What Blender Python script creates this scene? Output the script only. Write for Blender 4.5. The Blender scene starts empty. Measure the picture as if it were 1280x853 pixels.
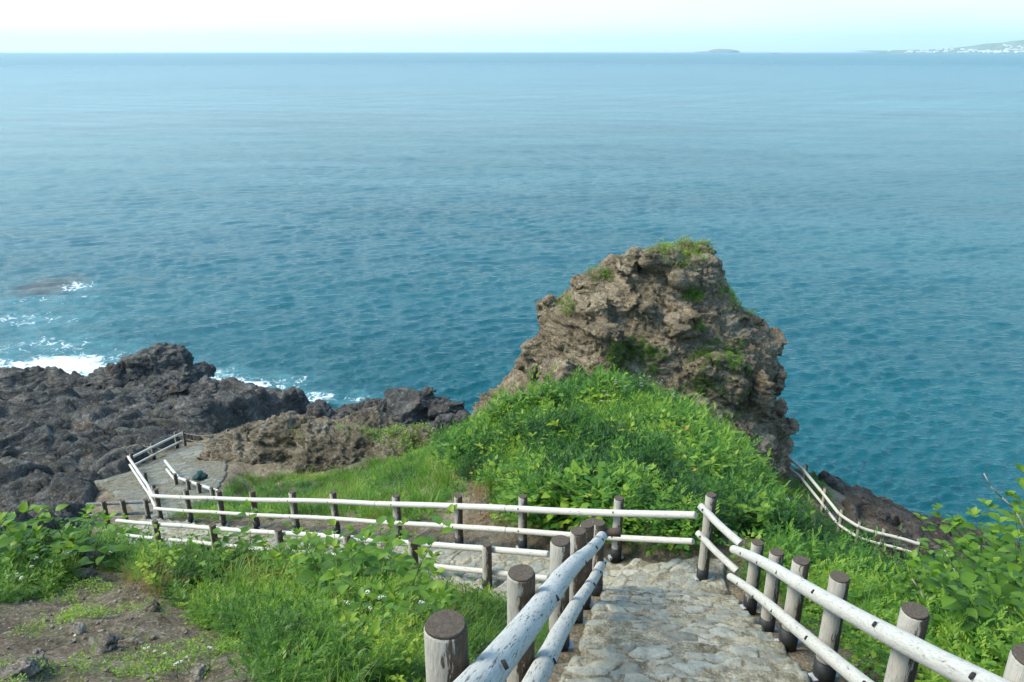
import bpy, bmesh, math, random
import numpy as np
from mathutils import Vector, Matrix
random.seed(7); RNG = np.random.default_rng(7)
C = bpy.context.scene.collection
SC = bpy.context.scene
R = math.radians

# ------------------------------------------------------------------ camera
CAMZ = 24.0                                   # metres above the sea
FPX = 960.0                                   # focal length in pixels of the 1280 px wide photograph
PITCH = math.atan(362.0 / FPX)
cd = bpy.data.cameras.new('camera'); cam = bpy.data.objects.new('camera', cd); C.objects.link(cam)
cam.location = (0, 0, CAMZ); cam.rotation_euler = (math.pi / 2 - PITCH, 0, 0)
cd.sensor_width = 36; cd.lens = FPX / 1280 * 36; cd.clip_start = 0.05; cd.clip_end = 150000
SC.camera = cam
# ------------------------------------------------------------------ sky and sun
SUN_EL, SUN_AZ = R(50), R(-95)                # azimuth from +Y (view direction), negative = to the left
w = bpy.data.worlds.new('World'); SC.world = w; w.use_nodes = True
nt = w.node_tree; nt.nodes.clear()
out = nt.nodes.new('ShaderNodeOutputWorld'); bg = nt.nodes.new('ShaderNodeBackground')
sky = nt.nodes.new('ShaderNodeTexSky'); sky.sky_type = 'NISHITA'; sky.sun_disc = False
sky.sun_elevation = SUN_EL; sky.sun_rotation = SUN_AZ; sky.altitude = 20; sky.air_density = 1.0; sky.dust_density = .7; sky.ozone_density = 1.0
tc = nt.nodes.new('ShaderNodeTexCoord'); mp = nt.nodes.new('ShaderNodeMapping'); mp.inputs['Scale'].default_value = (1.2, 1.2, 9)
nz = nt.nodes.new('ShaderNodeTexNoise'); nz.inputs['Scale'].default_value = 2.2; nz.inputs['Detail'].default_value = 7
cr = nt.nodes.new('ShaderNodeValToRGB'); cr.color_ramp.elements[0].position = .38; cr.color_ramp.elements[1].position = .72
cr.color_ramp.elements[0].color = (.72, .72, .72, 1); cr.color_ramp.elements[1].color = (.97, .97, .97, 1)
mx = nt.nodes.new('ShaderNodeMix'); mx.data_type = 'RGBA'; mx.inputs['B'].default_value = (5.0, 6.5, 7.1, 1)
L = nt.links.new
L(tc.outputs['Generated'], mp.inputs['Vector']); L(mp.outputs[0], nz.inputs['Vector']); L(nz.outputs[0], cr.inputs[0])
sxyz = nt.nodes.new('ShaderNodeSeparateXYZ'); L(tc.outputs['Generated'], sxyz.inputs[0])
mr = nt.nodes.new('ShaderNodeMapRange'); mr.inputs['From Min'].default_value = .0; mr.inputs['From Max'].default_value = .22; mr.inputs['To Min'].default_value = 1.; mr.inputs['To Max'].default_value = .12; L(sxyz.outputs[2], mr.inputs[0])
mu = nt.nodes.new('ShaderNodeMath'); mu.operation = 'MULTIPLY'; L(cr.outputs[0], mu.inputs[0]); L(mr.outputs[0], mu.inputs[1]); L(mu.outputs[0], mx.inputs['Factor']); tn = nt.nodes.new('ShaderNodeMix'); tn.data_type = 'RGBA'; tn.blend_type = 'MULTIPLY'; tn.inputs['Factor'].default_value = 1; tn.inputs['B'].default_value = (.84, 1.03, 1.04, 1); L(sky.outputs[0], tn.inputs['A']); L(tn.outputs['Result'], mx.inputs['A']); L(mx.outputs['Result'], bg.inputs[0])
mr2 = nt.nodes.new('ShaderNodeMapRange'); mr2.inputs['From Min'].default_value = -.4; mr2.inputs['From Max'].default_value = .6; L(sxyz.outputs[0], mr2.inputs[0])
mx2 = nt.nodes.new('ShaderNodeMix'); mx2.data_type = 'RGBA'; mx2.inputs['A'].default_value = (3.9, 4.25, 4.35, 1); mx2.inputs['B'].default_value = (2.2, 2.95, 3.3, 1); L(mr2.outputs[0], mx2.inputs['Factor']); L(mx2.outputs['Result'], mx.inputs['B'])
bg.inputs[1].default_value = 0.15; L(bg.outputs[0], out.inputs[0])
sl = bpy.data.lights.new('sun', 'SUN'); sl.energy = 2.1; sl.angle = R(22); sl.color = (1, .92, .76)
so = bpy.data.objects.new('sun', sl); C.objects.link(so)
sdir = Vector((math.sin(SUN_AZ) * math.cos(SUN_EL), math.cos(SUN_AZ) * math.cos(SUN_EL), math.sin(SUN_EL)))
so.rotation_euler = sdir.to_track_quat('Z', 'Y').to_euler(); so.location = (-30, 10, 60)
SC.view_settings.view_transform = 'Standard'; SC.view_settings.look = 'None'; SC.view_settings.gamma = 1
SC.view_settings.exposure = 1.17
SC.cycles.max_bounces = 6; SC.cycles.transparent_max_bounces = 4; SC.cycles.volume_bounces = 2
SC.cycles.sample_clamp_indirect = 6

# ------------------------------------------------------------------ helpers
cp, sp = math.cos(PITCH), math.sin(PITCH)
def at(px, py, d=None, Y=None, z=None):
    """world point seen at a pixel of the photograph, at depth d (or forward distance Y, or height z)"""
    a = (px - 640) / FPX; b = -(py - 426.5) / FPX
    v = np.array([a, cp + b * sp, b * cp - sp])
    if Y is not None: d = Y / v[1]
    if z is not None: d = (z - CAMZ) / v[2]
    return v * d + np.array([0, 0, CAMZ])
def proj(P):
    P = np.asarray(P, float); X = P[..., 0]; Y = P[..., 1]; Z = P[..., 2] - CAMZ
    d = Y * cp - Z * sp; dd = np.where(np.abs(d) < .01, .01, d)
    return 640 + FPX * X / dd, 426.5 - FPX * (Z * cp + Y * sp) / dd, d
def h3(i, j, k, s):
    n = (i.astype(np.int64) * 374761393 + j.astype(np.int64) * 668265263 + k.astype(np.int64) * 2147483647 % 1274126177 + s * 974634777) & 0xffffffff
    n = ((n ^ (n >> 13)) * 1274126177) & 0xffffffff; n = ((n ^ (n >> 16)) * 2246822519) & 0xffffffff
    return ((n ^ (n >> 15)) & 0xffffff) / float(0xffffff)
def vnoise(P, s=0):
    P = np.asarray(P, float); i = np.floor(P).astype(np.int64); f = P - i; u = f * f * f * (f * (f * 6 - 15) + 10); o = 0
    for dx in (0, 1):
        for dy in (0, 1):
            for dz in (0, 1):
                wt = (u[:, 0] if dx else 1 - u[:, 0]) * (u[:, 1] if dy else 1 - u[:, 1]) * (u[:, 2] if dz else 1 - u[:, 2])
                o = o + wt * h3(i[:, 0] + dx, i[:, 1] + dy, i[:, 2] + dz, s)
    return o * 2 - 1
def fbm(P, oct=5, s=0, ridged=False, gain=.5):
    o = 0; a = 1; t = 0; P = np.asarray(P, float)
    for k in range(oct):
        n = vnoise(P * 2.03 ** k + 13.7 * k, s + k)
        if ridged: n = 1 - 2 * np.abs(n)
        o = o + a * n; t += a; a *= gain
    return o / t
def worley(P, s=0):
    P = np.asarray(P, float); i = np.floor(P).astype(np.int64)
    f1 = np.full(len(P), 9.); f2 = np.full(len(P), 9.); cid = np.zeros(len(P))
    for dx in (-1, 0, 1):
        for dy in (-1, 0, 1):
            for dz in (-1, 0, 1):
                a, b, c = i[:, 0] + dx, i[:, 1] + dy, i[:, 2] + dz
                q = np.stack([a + h3(a, b, c, s), b + h3(a, b, c, s + 1), c + h3(a, b, c, s + 2)], 1)
                d = np.sqrt(((q - P) ** 2).sum(1)); r = h3(a, b, c, s + 3)
                c1 = d < f1; f2 = np.where(c1, f1, np.minimum(f2, d)); cid = np.where(c1, r, cid); f1 = np.where(c1, d, f1)
    return f1, f2, cid
def facets(P, s=0):
    """per-cell random planes: angular broken rock"""
    P = np.asarray(P, float); i = np.floor(P).astype(np.int64); f1 = np.full(len(P), 9.); f2 = np.full(len(P), 9.); o = np.zeros(len(P))
    for dx in (-1, 0, 1):
        for dy in (-1, 0, 1):
            for dz in (-1, 0, 1):
                a, b, c = i[:, 0] + dx, i[:, 1] + dy, i[:, 2] + dz
                q = np.stack([a + h3(a, b, c, s), b + h3(a, b, c, s + 1), c + h3(a, b, c, s + 2)], 1); v = P - q
                d = np.sqrt((v ** 2).sum(1)); pl = (h3(a, b, c, s + 3) - .5) * .5 + v[:, 0] * (h3(a, b, c, s + 4) - .5) * 1.9 + v[:, 1] * (h3(a, b, c, s + 5) - .5) * 1.9 + v[:, 2] * (h3(a, b, c, s + 6) - .5) * 1.9
                c1 = d < f1; f2 = np.where(c1, f1, np.minimum(f2, d)); o = np.where(c1, pl, o); f1 = np.where(c1, d, f1)
    e = smooth(0, .07, f2 - f1); return o * e - .05 * (1 - e)
def crag(P, sd, f, s):
    """bedding ledges and open cracks"""
    b = P @ sd * f + .55 * fbm(P * f * .4, 3, s); i = np.floor(b); fr = b - i; prof = fr - smooth(.86, 1., fr) - .5
    j = vnoise(P * f * .5 + (i * 7.3)[:, None], s + 3); c = fbm(P * f * .8 + 31, 3, s + 5)
    return prof * (.5 + .9 * np.clip(j, -.4, 1)) + .35 * j - .45 * np.exp(-(c / .03) ** 2)
def smooth(a, b, x): t = np.clip((x - a) / (b - a), 0, 1); return t * t * (3 - 2 * t)
def P2(x, y, z=0): x = np.asarray(x, float); return np.stack([x.ravel(), np.asarray(y, float).ravel(), np.zeros(x.size) + z], 1)

def tag(o, label=None, cat=None, group=None, kind=None):
    if label: o['label'] = label
    if cat: o['category'] = cat
    if group: o['group'] = group
    if kind: o['kind'] = kind
    return o
def link(name, me, mat=None, parent=None):
    o = bpy.data.objects.new(name, me); C.objects.link(o)
    if mat is not None and len(me.materials) == 0: me.materials.append(mat)
    if parent is not None: o.parent = parent
    return o
def empty(name, loc=(0, 0, 0), rz=0):
    o = bpy.data.objects.new(name, None); C.objects.link(o); o.location = loc; o.rotation_euler = (0, 0, rz); o.empty_display_size = .2
    return o
def mesh_np(name, V, F, attrs=None, smooth_=True):
    """F: (n,3) or (n,4) int array"""
    V = np.asarray(V, np.float32); F = np.asarray(F, np.int32); k = F.shape[1]
    me = bpy.data.meshes.new(name); me.vertices.add(len(V)); me.vertices.foreach_set('co', V.ravel())
    me.loops.add(F.size); me.loops.foreach_set('vertex_index', F.ravel())
    me.polygons.add(len(F)); me.polygons.foreach_set('loop_start', np.arange(0, F.size, k, dtype=np.int32))
    me.polygons.foreach_set('use_smooth', np.full(len(F), smooth_, bool))
    me.update(calc_edges=True)
    for n, a in (attrs or {}).items():
        at_ = me.attributes.new(n, 'FLOAT', 'POINT'); at_.data.foreach_set('value', np.asarray(a, np.float32))
    return me
def grid_faces(nr, nc):
    i = np.arange(nr * nc).reshape(nr, nc)
    return np.stack([i[:-1, :-1], i[:-1, 1:], i[1:, 1:], i[1:, :-1]], -1).reshape(-1, 4)
def kids(o): return list(o.children)
def copy_tree(o, parent=None):
    c = o.copy(); C.objects.link(c); c.parent = parent
    for ch in kids(o): copy_tree(ch, c)
    return c

# ------------------------------------------------------------------ materials
def newmat(name):
    m = bpy.data.materials.new(name); m.use_nodes = True; n = m.node_tree; n.nodes.clear(); return m, n
def N(n, t, **kw):
    x = n.nodes.new('ShaderNode' + t)
    for k, v in kw.items():
        if k in x.inputs: x.inputs[k].default_value = v
        else: setattr(x, k, v)
    return x
def ramp(n, src, stops):
    r = N(n, 'ValToRGB'); e = r.color_ramp.elements
    while len(e) < len(stops): e.new(.5)
    for k, (p, c) in enumerate(stops): e[k].position = p; e[k].color = (*c, 1) if len(c) == 3 else c
    n.links.new(src, r.inputs[0]); return r.outputs[0]
def g(v): return (v, v, v)
def coords(n, scale=(1, 1, 1), rot=(0, 0, 0), obj=True):
    t = N(n, 'TexCoord') if obj else N(n, 'NewGeometry'); m = N(n, 'Mapping'); m.inputs['Scale'].default_value = scale; m.inputs['Rotation'].default_value = rot
    n.links.new(t.outputs['Object' if obj else 'Position'], m.inputs[0]); return m.outputs[0]
def noise(n, co, scale, detail=5, rough=.55, dist=0):
    x = N(n, 'TexNoise', Scale=scale, Detail=detail, Roughness=rough, Distortion=dist); n.links.new(co, x.inputs['Vector']); return x.outputs[0]
def mixc(n, f, a, b, mode='MIX'):
    x = N(n, 'Mix', data_type='RGBA', blend_type=mode)
    for s, v in (('Factor', f), ('A', a), ('B', b)):
        if hasattr(v, 'is_linked'): n.links.new(v, x.inputs[s])
        elif s == 'Factor': x.inputs['Factor'].default_value = v
        else: x.inputs[s].default_value = (*v, 1)
    return x.outputs['Result']
def math_(n, op, a, b=0.):
    x = N(n, 'Math', operation=op)
    for k, v in enumerate((a, b)):
        if hasattr(v, 'is_linked'): n.links.new(v, x.inputs[k])
        else: x.inputs[k].default_value = v
    return x.outputs[0]
def finish(n, col, rough=.85, bump=None, bs=.5, bd=.02, spec=.3):
    p = N(n, 'BsdfPrincipled'); o = N(n, 'OutputMaterial')
    if hasattr(col, 'is_linked'): n.links.new(col, p.inputs['Base Color'])
    else: p.inputs['Base Color'].default_value = (*col, 1)
    if hasattr(rough, 'is_linked'): n.links.new(rough, p.inputs['Roughness'])
    else: p.inputs['Roughness'].default_value = rough
    p.inputs['Specular IOR Level'].default_value = spec
    if bump is not None:
        b = N(n, 'Bump', Strength=bs, Distance=bd); n.links.new(bump, b.inputs['Height']); n.links.new(b.outputs[0], p.inputs['Normal'])
    n.links.new(p.outputs[0], o.inputs[0]); return p
def rock_mat(name, c_dark, c_mid, c_light, accent, acc_lo=.6, sc=1., spec=.2, strata=(0, 0, 0), wet=False):
    m, n = newmat(name); co = coords(n, (1, 1, 1), strata, obj=False)
    cs = coords(n, (.5, .5, 2.6), strata, obj=False)
    a = noise(n, co, .55 * sc, 8, .62, .4); b = noise(n, cs, 1.6 * sc, 7, .65, .8); c = noise(n, co, 7 * sc, 6, .7)
    s = math_(n, 'ADD', math_(n, 'MULTIPLY', a, .45), math_(n, 'ADD', math_(n, 'MULTIPLY', b, .35), math_(n, 'MULTIPLY', c, .2)))
    col = ramp(n, s, [(.36, c_dark), (.5, c_mid), (.64, c_light)])
    ac = ramp(n, noise(n, co, 1.1 * sc, 6, .65), [(acc_lo, g(0)), (acc_lo + .09, g(1))])
    col = mixc(n, math_(n, 'MULTIPLY', ac, .65), col, accent)
    sp_ = ramp(n, noise(n, co, 16 * sc, 6, .75), [(.34, g(.42)), (.5, g(1)), (.68, g(1.75))])
    col = mixc(n, .9, col, sp_, 'MULTIPLY')
    lf = ramp(n, noise(n, co, 4.2 * sc, 5, .7, 1.), [(.58, g(0)), (.64, g(.5))]); col = mixc(n, lf, col, tuple(min(.6, v * 1.35) for v in c_light))
    vo = N(n, 'TexVoronoi', feature='DISTANCE_TO_EDGE', Scale=2.4 * sc); wd = N(n, 'VectorMath', operation='ADD')
    nn = N(n, 'TexNoise', Scale=3. * sc, Detail=4); n.links.new(co, nn.inputs['Vector']); n.links.new(co, wd.inputs[0]); n.links.new(nn.outputs['Color'], wd.inputs[1]); n.links.new(wd.outputs[0], vo.inputs['Vector'])
    cr_ = ramp(n, vo.outputs['Distance'], [(0, g(0)), (.06, g(1))])
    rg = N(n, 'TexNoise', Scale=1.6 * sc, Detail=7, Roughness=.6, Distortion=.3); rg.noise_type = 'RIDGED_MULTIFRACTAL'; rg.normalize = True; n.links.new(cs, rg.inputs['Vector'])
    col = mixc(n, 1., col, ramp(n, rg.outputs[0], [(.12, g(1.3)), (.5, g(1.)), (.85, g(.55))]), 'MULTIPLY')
    hgt = math_(n, 'ADD', math_(n, 'MULTIPLY', rg.outputs[0], -2.6), math_(n, 'MULTIPLY', noise(n, co, 9 * sc, 8, .75), 1.2)); hgt = math_(n, 'ADD', hgt, math_(n, 'MULTIPLY', noise(n, co, 9 * sc, 8, .75), 0.))
    hgt = math_(n, 'ADD', hgt, math_(n, 'ADD', math_(n, 'MULTIPLY', cr_, .25), math_(n, 'MULTIPLY', noise(n, cs, 5 * sc, 5, .7), .8)))
    if wet:
        sz = N(n, 'SeparateXYZ'); gp = N(n, 'NewGeometry'); n.links.new(gp.outputs['Position'], sz.inputs[0]); wz = math_(n, 'ADD', sz.outputs[2], math_(n, 'MULTIPLY', noise(n, co, .5, 5), 2.4))
        col = mixc(n, ramp(n, math_(n, 'DIVIDE', wz, 4.), [(.45, g(.7)), (.62, g(0))]), col, (.018, .019, .017))
    finish(n, col, .9, hgt, 1., .14 / sc, spec); return m
M = {}
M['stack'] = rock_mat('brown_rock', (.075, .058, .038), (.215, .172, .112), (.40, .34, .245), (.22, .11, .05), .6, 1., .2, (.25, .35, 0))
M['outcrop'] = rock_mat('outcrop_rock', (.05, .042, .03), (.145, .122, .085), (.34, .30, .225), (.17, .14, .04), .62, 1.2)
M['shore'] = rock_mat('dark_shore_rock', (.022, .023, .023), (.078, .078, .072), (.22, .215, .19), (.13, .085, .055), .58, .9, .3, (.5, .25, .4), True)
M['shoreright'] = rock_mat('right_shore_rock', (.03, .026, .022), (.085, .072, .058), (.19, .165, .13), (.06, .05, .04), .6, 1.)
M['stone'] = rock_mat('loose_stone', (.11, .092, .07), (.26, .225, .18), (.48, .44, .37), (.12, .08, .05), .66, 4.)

def ground_mat():
    m, n = newmat('soil'); co = coords(n, obj=False)
    a = noise(n, co, 1.2, 8, .65); b = noise(n, co, 9, 6, .7)
    col = ramp(n, math_(n, 'ADD', math_(n, 'MULTIPLY', a, .5), math_(n, 'MULTIPLY', b, .5)), [(.36, (.095, .074, .048)), (.5, (.245, .195, .135)), (.66, (.42, .36, .27))])
    gr = ramp(n, noise(n, co, 2.2, 6, .7), [(.5, g(0)), (.62, g(1))])
    col = mixc(n, math_(n, 'MULTIPLY', gr, .5), col, (.09, .13, .035))
    sp_ = ramp(n, noise(n, co, 38, 2, .6), [(.35, g(.6)), (.55, g(1)), (.7, g(2.0))]); col = mixc(n, .7, col, sp_, 'MULTIPLY')
    # loose white specks of gravel
    vo = N(n, 'TexVoronoi', Scale=11.); n.links.new(co, vo.inputs['Vector'])
    fl = ramp(n, vo.outputs['Distance'], [(.13, g(1)), (.17, g(0))])
    fm = ramp(n, noise(n, co, .9, 3), [(.52, g(0)), (.6, g(.8))])
    col = mixc(n, math_(n, 'MULTIPLY', fl, fm), col, (.45, .44, .42))
    finish(n, col, .95, math_(n, 'ADD', noise(n, co, 14, 8, .75), math_(n, 'MULTIPLY', noise(n, co, 3, 5), 1.5)), 1, .09, .15); return m
M['ground'] = ground_mat()
def path_mat(nm='flagstones', dk=1.):
    m, n = newmat(nm); co = coords(n, obj=False)
    a1 = N(n, 'Attribute', attribute_name='stone').outputs['Fac']; a2 = N(n, 'Attribute', attribute_name='tint').outputs['Fac']
    st = ramp(n, a2, [(0, (.24, .24, .20)), (.25, (.34, .335, .275)), (.5, (.28, .30, .265)), (.75, (.43, .425, .355)), (1, (.36, .33, .235))])
    st = mixc(n, .75, st, ramp(n, noise(n, co, 11, 8, .75), [(.32, g(.5)), (.5, g(1)), (.68, g(1.4))]), 'MULTIPLY')
    mo = ramp(n, noise(n, co, 7, 7, .75), [(.34, (.12, .105, .07)), (.5, (.28, .255, .185)), (.68, (.47, .44, .34))])
    mo = mixc(n, .8, mo, ramp(n, noise(n, co, 45, 3, .7), [(.35, g(.55)), (.5, g(1)), (.68, g(1.6))]), 'MULTIPLY')
    ms = ramp(n, noise(n, co, 1.3, 6, .7), [(.56, g(0)), (.68, g(.35))]); mo = mixc(n, ms, mo, (.09, .075, .03))
    edge = math_(n, 'ADD', a1, math_(n, 'MULTIPLY', math_(n, 'SUBTRACT', noise(n, co, 14, 5, .7), .5), .9))
    col = mixc(n, ramp(n, edge, [(.42, g(0)), (.58, g(1))]), mo, st)
    if dk < 1: col = mixc(n, 1., col, (dk, dk * 1.02, dk * 1.02), 'MULTIPLY')
    finish(n, col, .9, math_(n, 'ADD', noise(n, co, 22, 7, .75), math_(n, 'MULTIPLY', noise(n, co, 90, 2, .6), .4)), .9, .03, .2); return m
M['path'] = path_mat(); M['shorepath'] = path_mat('weathered_flagstones', .6)
def wood_mat(name, paint, wood_d, wood_l, lo, hi, axis_scale, paintc=(.50, .53, .52), side=0.):
    m, n = newmat(name); co = coords(n, axis_scale)
    oi = N(n, 'ObjectInfo'); ad = N(n, 'VectorMath', operation='ADD'); mul = math_(n, 'MULTIPLY', oi.outputs['Random'], 37.)
    n.links.new(co, ad.inputs[0]); n.links.new(mul, ad.inputs[1]); co = ad.outputs[0]
    f = noise(n, co, 6, 8, .7, .3)
    wood = ramp(n, noise(n, co, 14, 7, .7), [(.3, wood_d), (.55, tuple((a + b) / 2 for a, b in zip(wood_d, wood_l))), (.75, wood_l)])
    pt = mixc(n, .7, paintc, ramp(n, noise(n, co, 9, 6, .7), [(.28, g(.55)), (.5, g(1)), (.75, g(1.15))]), 'MULTIPLY')
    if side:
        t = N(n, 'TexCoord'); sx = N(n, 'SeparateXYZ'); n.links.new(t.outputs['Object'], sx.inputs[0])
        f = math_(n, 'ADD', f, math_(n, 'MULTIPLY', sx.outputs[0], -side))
    msk = ramp(n, f, [(lo, g(0)), (hi, g(1))])
    col = mixc(n, msk, wood, pt)
    finish(n, col, .8, math_(n, 'ADD', noise(n, co, 16, 6, .7), math_(n, 'MULTIPLY', msk, .35)), .7, .012, .25); return m
M['rail'] = wood_mat('white_painted_rail', 1, (.13, .11, .09), (.30, .27, .23), .33, .40, (1.6, 9, 9), (.57, .55, .49))
M['rail_worn'] = wood_mat('worn_white_rail', 1, (.07, .055, .045), (.22, .18, .145), .385, .415, (1.3, 17, 17), (.55, .545, .50))
M['rail_grey'] = wood_mat('grey_rail', 1, (.10, .10, .10), (.28, .28, .27), .5, .58, (2., 9, 9), (.38, .40, .41))
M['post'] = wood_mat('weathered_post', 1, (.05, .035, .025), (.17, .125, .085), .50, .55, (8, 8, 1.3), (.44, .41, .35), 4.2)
M['endgrain'] = wood_mat('post_end_grain', 1, (.06, .045, .033), (.15, .12, .09), .70, .74, (5, 5, 5), (.45, .42, .37))
def plain(name, c, r=.8, bs=.4, scale=30, spec=.3):
    m, n = newmat(name); co = coords(n); col = mixc(n, .6, c, ramp(n, noise(n, co, scale, 5, .65), [(.3, g(.65)), (.7, g(1.3))]), 'MULTIPLY')
    finish(n, col, r, noise(n, co, scale * 2, 5, .7), bs, .008, spec); return m
M['tar'] = plain('black_tar', (.018, .02, .021), .55, .6, 20, .5)
M['steel'] = plain('galvanised_steel', (.38, .40, .42), .5, .3, 30, .6)
M['bolt'] = plain('dark_bolt', (.03, .028, .027), .7)
M['rope'] = plain('old_rope', (.19, .16, .12), .95, .8, 25)
M['net'] = plain('dark_green_net', (.02, .06, .055), .8, 1, 14)
M['whiteplastic'] = plain('white_plastic', (.62, .63, .6), .5)
M['hull'] = plain('white_hull', (.75, .75, .72), .5)
M['stem'] = plain('plant_stem', (.09, .10, .03), .8)
M['twig'] = plain('dry_twig', (.36, .32, .27), .9)
def leaf_mat(name, stops, trans=.35, rough=.55):
    m, n = newmat(name); t = N(n, 'Attribute', attribute_name='tint').outputs['Fac']
    oi = N(n, 'ObjectInfo'); tt = math_(n, 'ADD', t, math_(n, 'MULTIPLY', math_(n, 'SUBTRACT', oi.outputs['Random'], .5), .18))
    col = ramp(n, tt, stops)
    p = N(n, 'BsdfPrincipled', Roughness=rough); p.inputs['Specular IOR Level'].default_value = .35; n.links.new(col, p.inputs['Base Color'])
    tr = N(n, 'BsdfTranslucent'); c2 = mixc(n, 1., col, (1.25, 1.35, .55), 'MULTIPLY'); n.links.new(c2, tr.inputs[0])
    ms = N(n, 'MixShader'); ms.inputs[0].default_value = trans; n.links.new(p.outputs[0], ms.inputs[1]); n.links.new(tr.outputs[0], ms.inputs[2])
    o = N(n, 'OutputMaterial'); n.links.new(ms.outputs[0], o.inputs[0]); return m
M['grass'] = leaf_mat('grass_green', [(0, (.05, .11, .015)), (.45, (.11, .24, .025)), (.8, (.19, .34, .04)), (.93, (.24, .30, .06)), (1, (.36, .30, .13))])
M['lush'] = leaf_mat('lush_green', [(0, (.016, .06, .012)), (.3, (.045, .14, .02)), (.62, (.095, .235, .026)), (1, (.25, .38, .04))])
M['broad'] = leaf_mat('broadleaf_green', [(0, (.03, .08, .01)), (.5, (.09, .20, .018)), (.85, (.18, .31, .028)), (1, (.30, .36, .03))], .4, .45)
M['lime'] = leaf_mat('lime_green', [(0, (.08, .17, .015)), (.5, (.16, .30, .02)), (1, (.34, .44, .04))], .4, .45)
M['dry'] = leaf_mat('dry_grass', [(0, (.16, .08, .035)), (.5, (.33, .19, .085)), (1, (.45, .33, .17))], .25, .8)
M['lily'] = leaf_mat('yellowing_leaves', [(0, (.06, .15, .02)), (.5, (.14, .25, .025)), (.72, (.42, .34, .05)), (1, (.50, .17, .05))], .35, .5)
M['flower'] = leaf_mat('white_petals', [(0, (.62, .64, .52)), (1, (.85, .85, .8))], .2, .7)
M['yellowfl'] = leaf_mat('yellow_petals', [(0, (.55, .42, .04)), (1, (.75, .6, .06))], .2, .7)

# ------------------------------------------------------------------ terrain height
def rel(x, y, z): return (x, y, z + CAMZ)
ctrl = [at(*q) for q in [
 (0, 853, 4.8), (100, 853, 4.6), (250, 853, 4.5), (400, 853, 4.3), (520, 853, 4.2), (60, 800, 6), (200, 770, 6.6), (120, 705, 8.6), (0, 740, 8.2),
 (300, 800, 5.8), (250, 730, 8.3), (400, 750, 7.6), (500, 770, 7.2), (450, 705, 9.3), (560, 775, 8.4), (590, 800, 7.2), (40, 700, 9.6),
 (650, 650, 13.6), (750, 645, 12.6), (850, 645, 11.6), (700, 610, 14.5), (800, 570, 16.8), (700, 545, 19), (625, 545, 21), (800, 515, 21.8), (780, 490, 24.5), (880, 535, 21.5),
 (900, 575, 18), (940, 640, 12.8), (965, 624, 24), (565, 575, 22), (480, 605, 24), (420, 622, 28), (300, 625, 31), (530, 630, 18.5), (530, 652, 16.5), (400, 642, 20.5), (330, 645, 22.5),
 (1000, 700, 12.3), (1110, 768, 10.2), (1000, 705, 9.8), (1100, 810, 6.6), (1210, 810, 6.1), (1280, 790, 7.4), (1200, 755, 9.8), (1000, 685, 18.), (1000, 672, 24), (1060, 775, 15.5), (1130, 800, 13.6), (1060, 778, 20), (1060, 755, 25), (1130, 810, 18), (1130, 795, 23), (1200, 785, 13), (1200, 805, 18), (1280, 770, 12.5), (1280, 790, 17), (1400, 830, 13), (1400, 840, 19),
 (985, 592, 33), (1027, 645, 30), (1048, 676, 28.3), (1074, 692, 27.8), (1104, 702, 27.4), (1150, 714, 27), (130, 620, 33), (230, 560, 38), (200, 620, 29.5), (250, 625, 28.5), (275, 585, 34)]]
ctrl += [rel(*q) for q in [
 (-8, 12.5, -9.3), (-12, 15, -12), (-14, 20, -14.6), (-20, 18, -14.3), (-18, 26, -17.3), (14, 32, -19), (20, 26, -20.5), (26, 20, -20), (30, 10, -16), (25, 0, -6), (14, 5, -5.6), (20, 10, -9),
 (20, 42, -26), (8, 46, -25), (35, 30, -27), (-20, 34, -18.6), (-25, 35, -19.5), (-10, 41, -20.5), (-30, 30, -18), (-30, 45, -24.5), (-15, 52, -27), (0, 52, -27), (-40, 52, -27), (-50, 30, -20), (-45, 10, -11),
 (-22, 8, -7), (-12, 5, -5), (0, -3, .2), (-10, -4, .5), (10, -4, -.5), (22, -4, -3), (-30, -4, -1), (0, 38, -22), (3, 31, -16), (-4, 31, -17), (10, 33, -19), (-55, 50, -28), (45, 0, -12), (45, 40, -30)]]
# descending path geometry (relative z)
U = np.array([-.78, .624]); NRM = np.array([-.624, -.78]); B0 = np.array([2.55, 8.73])
def path_z(X, Y):
    st = -1.67 - .607 * Y - .10 * (X - .5 - .18 * Y)
    ph = (Y / .36) ; fr = ph - np.floor(ph)
    st = st + .607 * .36 * (fr - smooth(.62, 1., fr)) * .75
    st = np.maximum(st, -6.82)
    t = (X - B0[0]) * U[0] + (Y - B0[1]) * U[1]
    ph = t / .55; fr = ph - np.floor(ph)
    de = -6.82 - .372 * (t - .35) + .372 * .55 * (fr - smooth(.75, 1, fr)) * .7
    de = np.minimum(de, -6.82)
    return CAMZ + st + (de + 6.82) * smooth(7.5, 8.8, Y)
def path_dist(X, Y):
    """signed distance-like value: negative inside the path"""
    l = -.5 + .2 * Y; r = 1.62 + .165 * Y
    a = np.maximum(np.maximum(l - X, X - r), np.maximum(Y - 9.3, -3 - Y))
    t = (X - B0[0]) * U[0] + (Y - B0[1]) * U[1]; s = (X - B0[0]) * NRM[0] + (Y - B0[1]) * NRM[1]
    b = np.maximum(np.maximum(-.1 - s, s - 1.72), np.maximum(-.3 - t, t - 17.5))
    return np.minimum(a, b)
for t in np.arange(.5, 17, 1.5):
    for s, dz in ((-.6, 0), (2.2, -.08)):
        q = B0 + U * t + NRM * s
        ctrl.append((q[0], q[1], CAMZ - 6.82 - .372 * (t - .35) + dz))
for Y in np.arange(1, 8.5, 1.2):
    ctrl.append((-1.0 + .2 * Y, Y, CAMZ - 1.55 - .607 * Y)); ctrl.append((2.2 + .165 * Y, Y, CAMZ - 1.8 - .607 * Y))
ctrl = np.array(ctrl); CXY = ctrl[:, :2]
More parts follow.
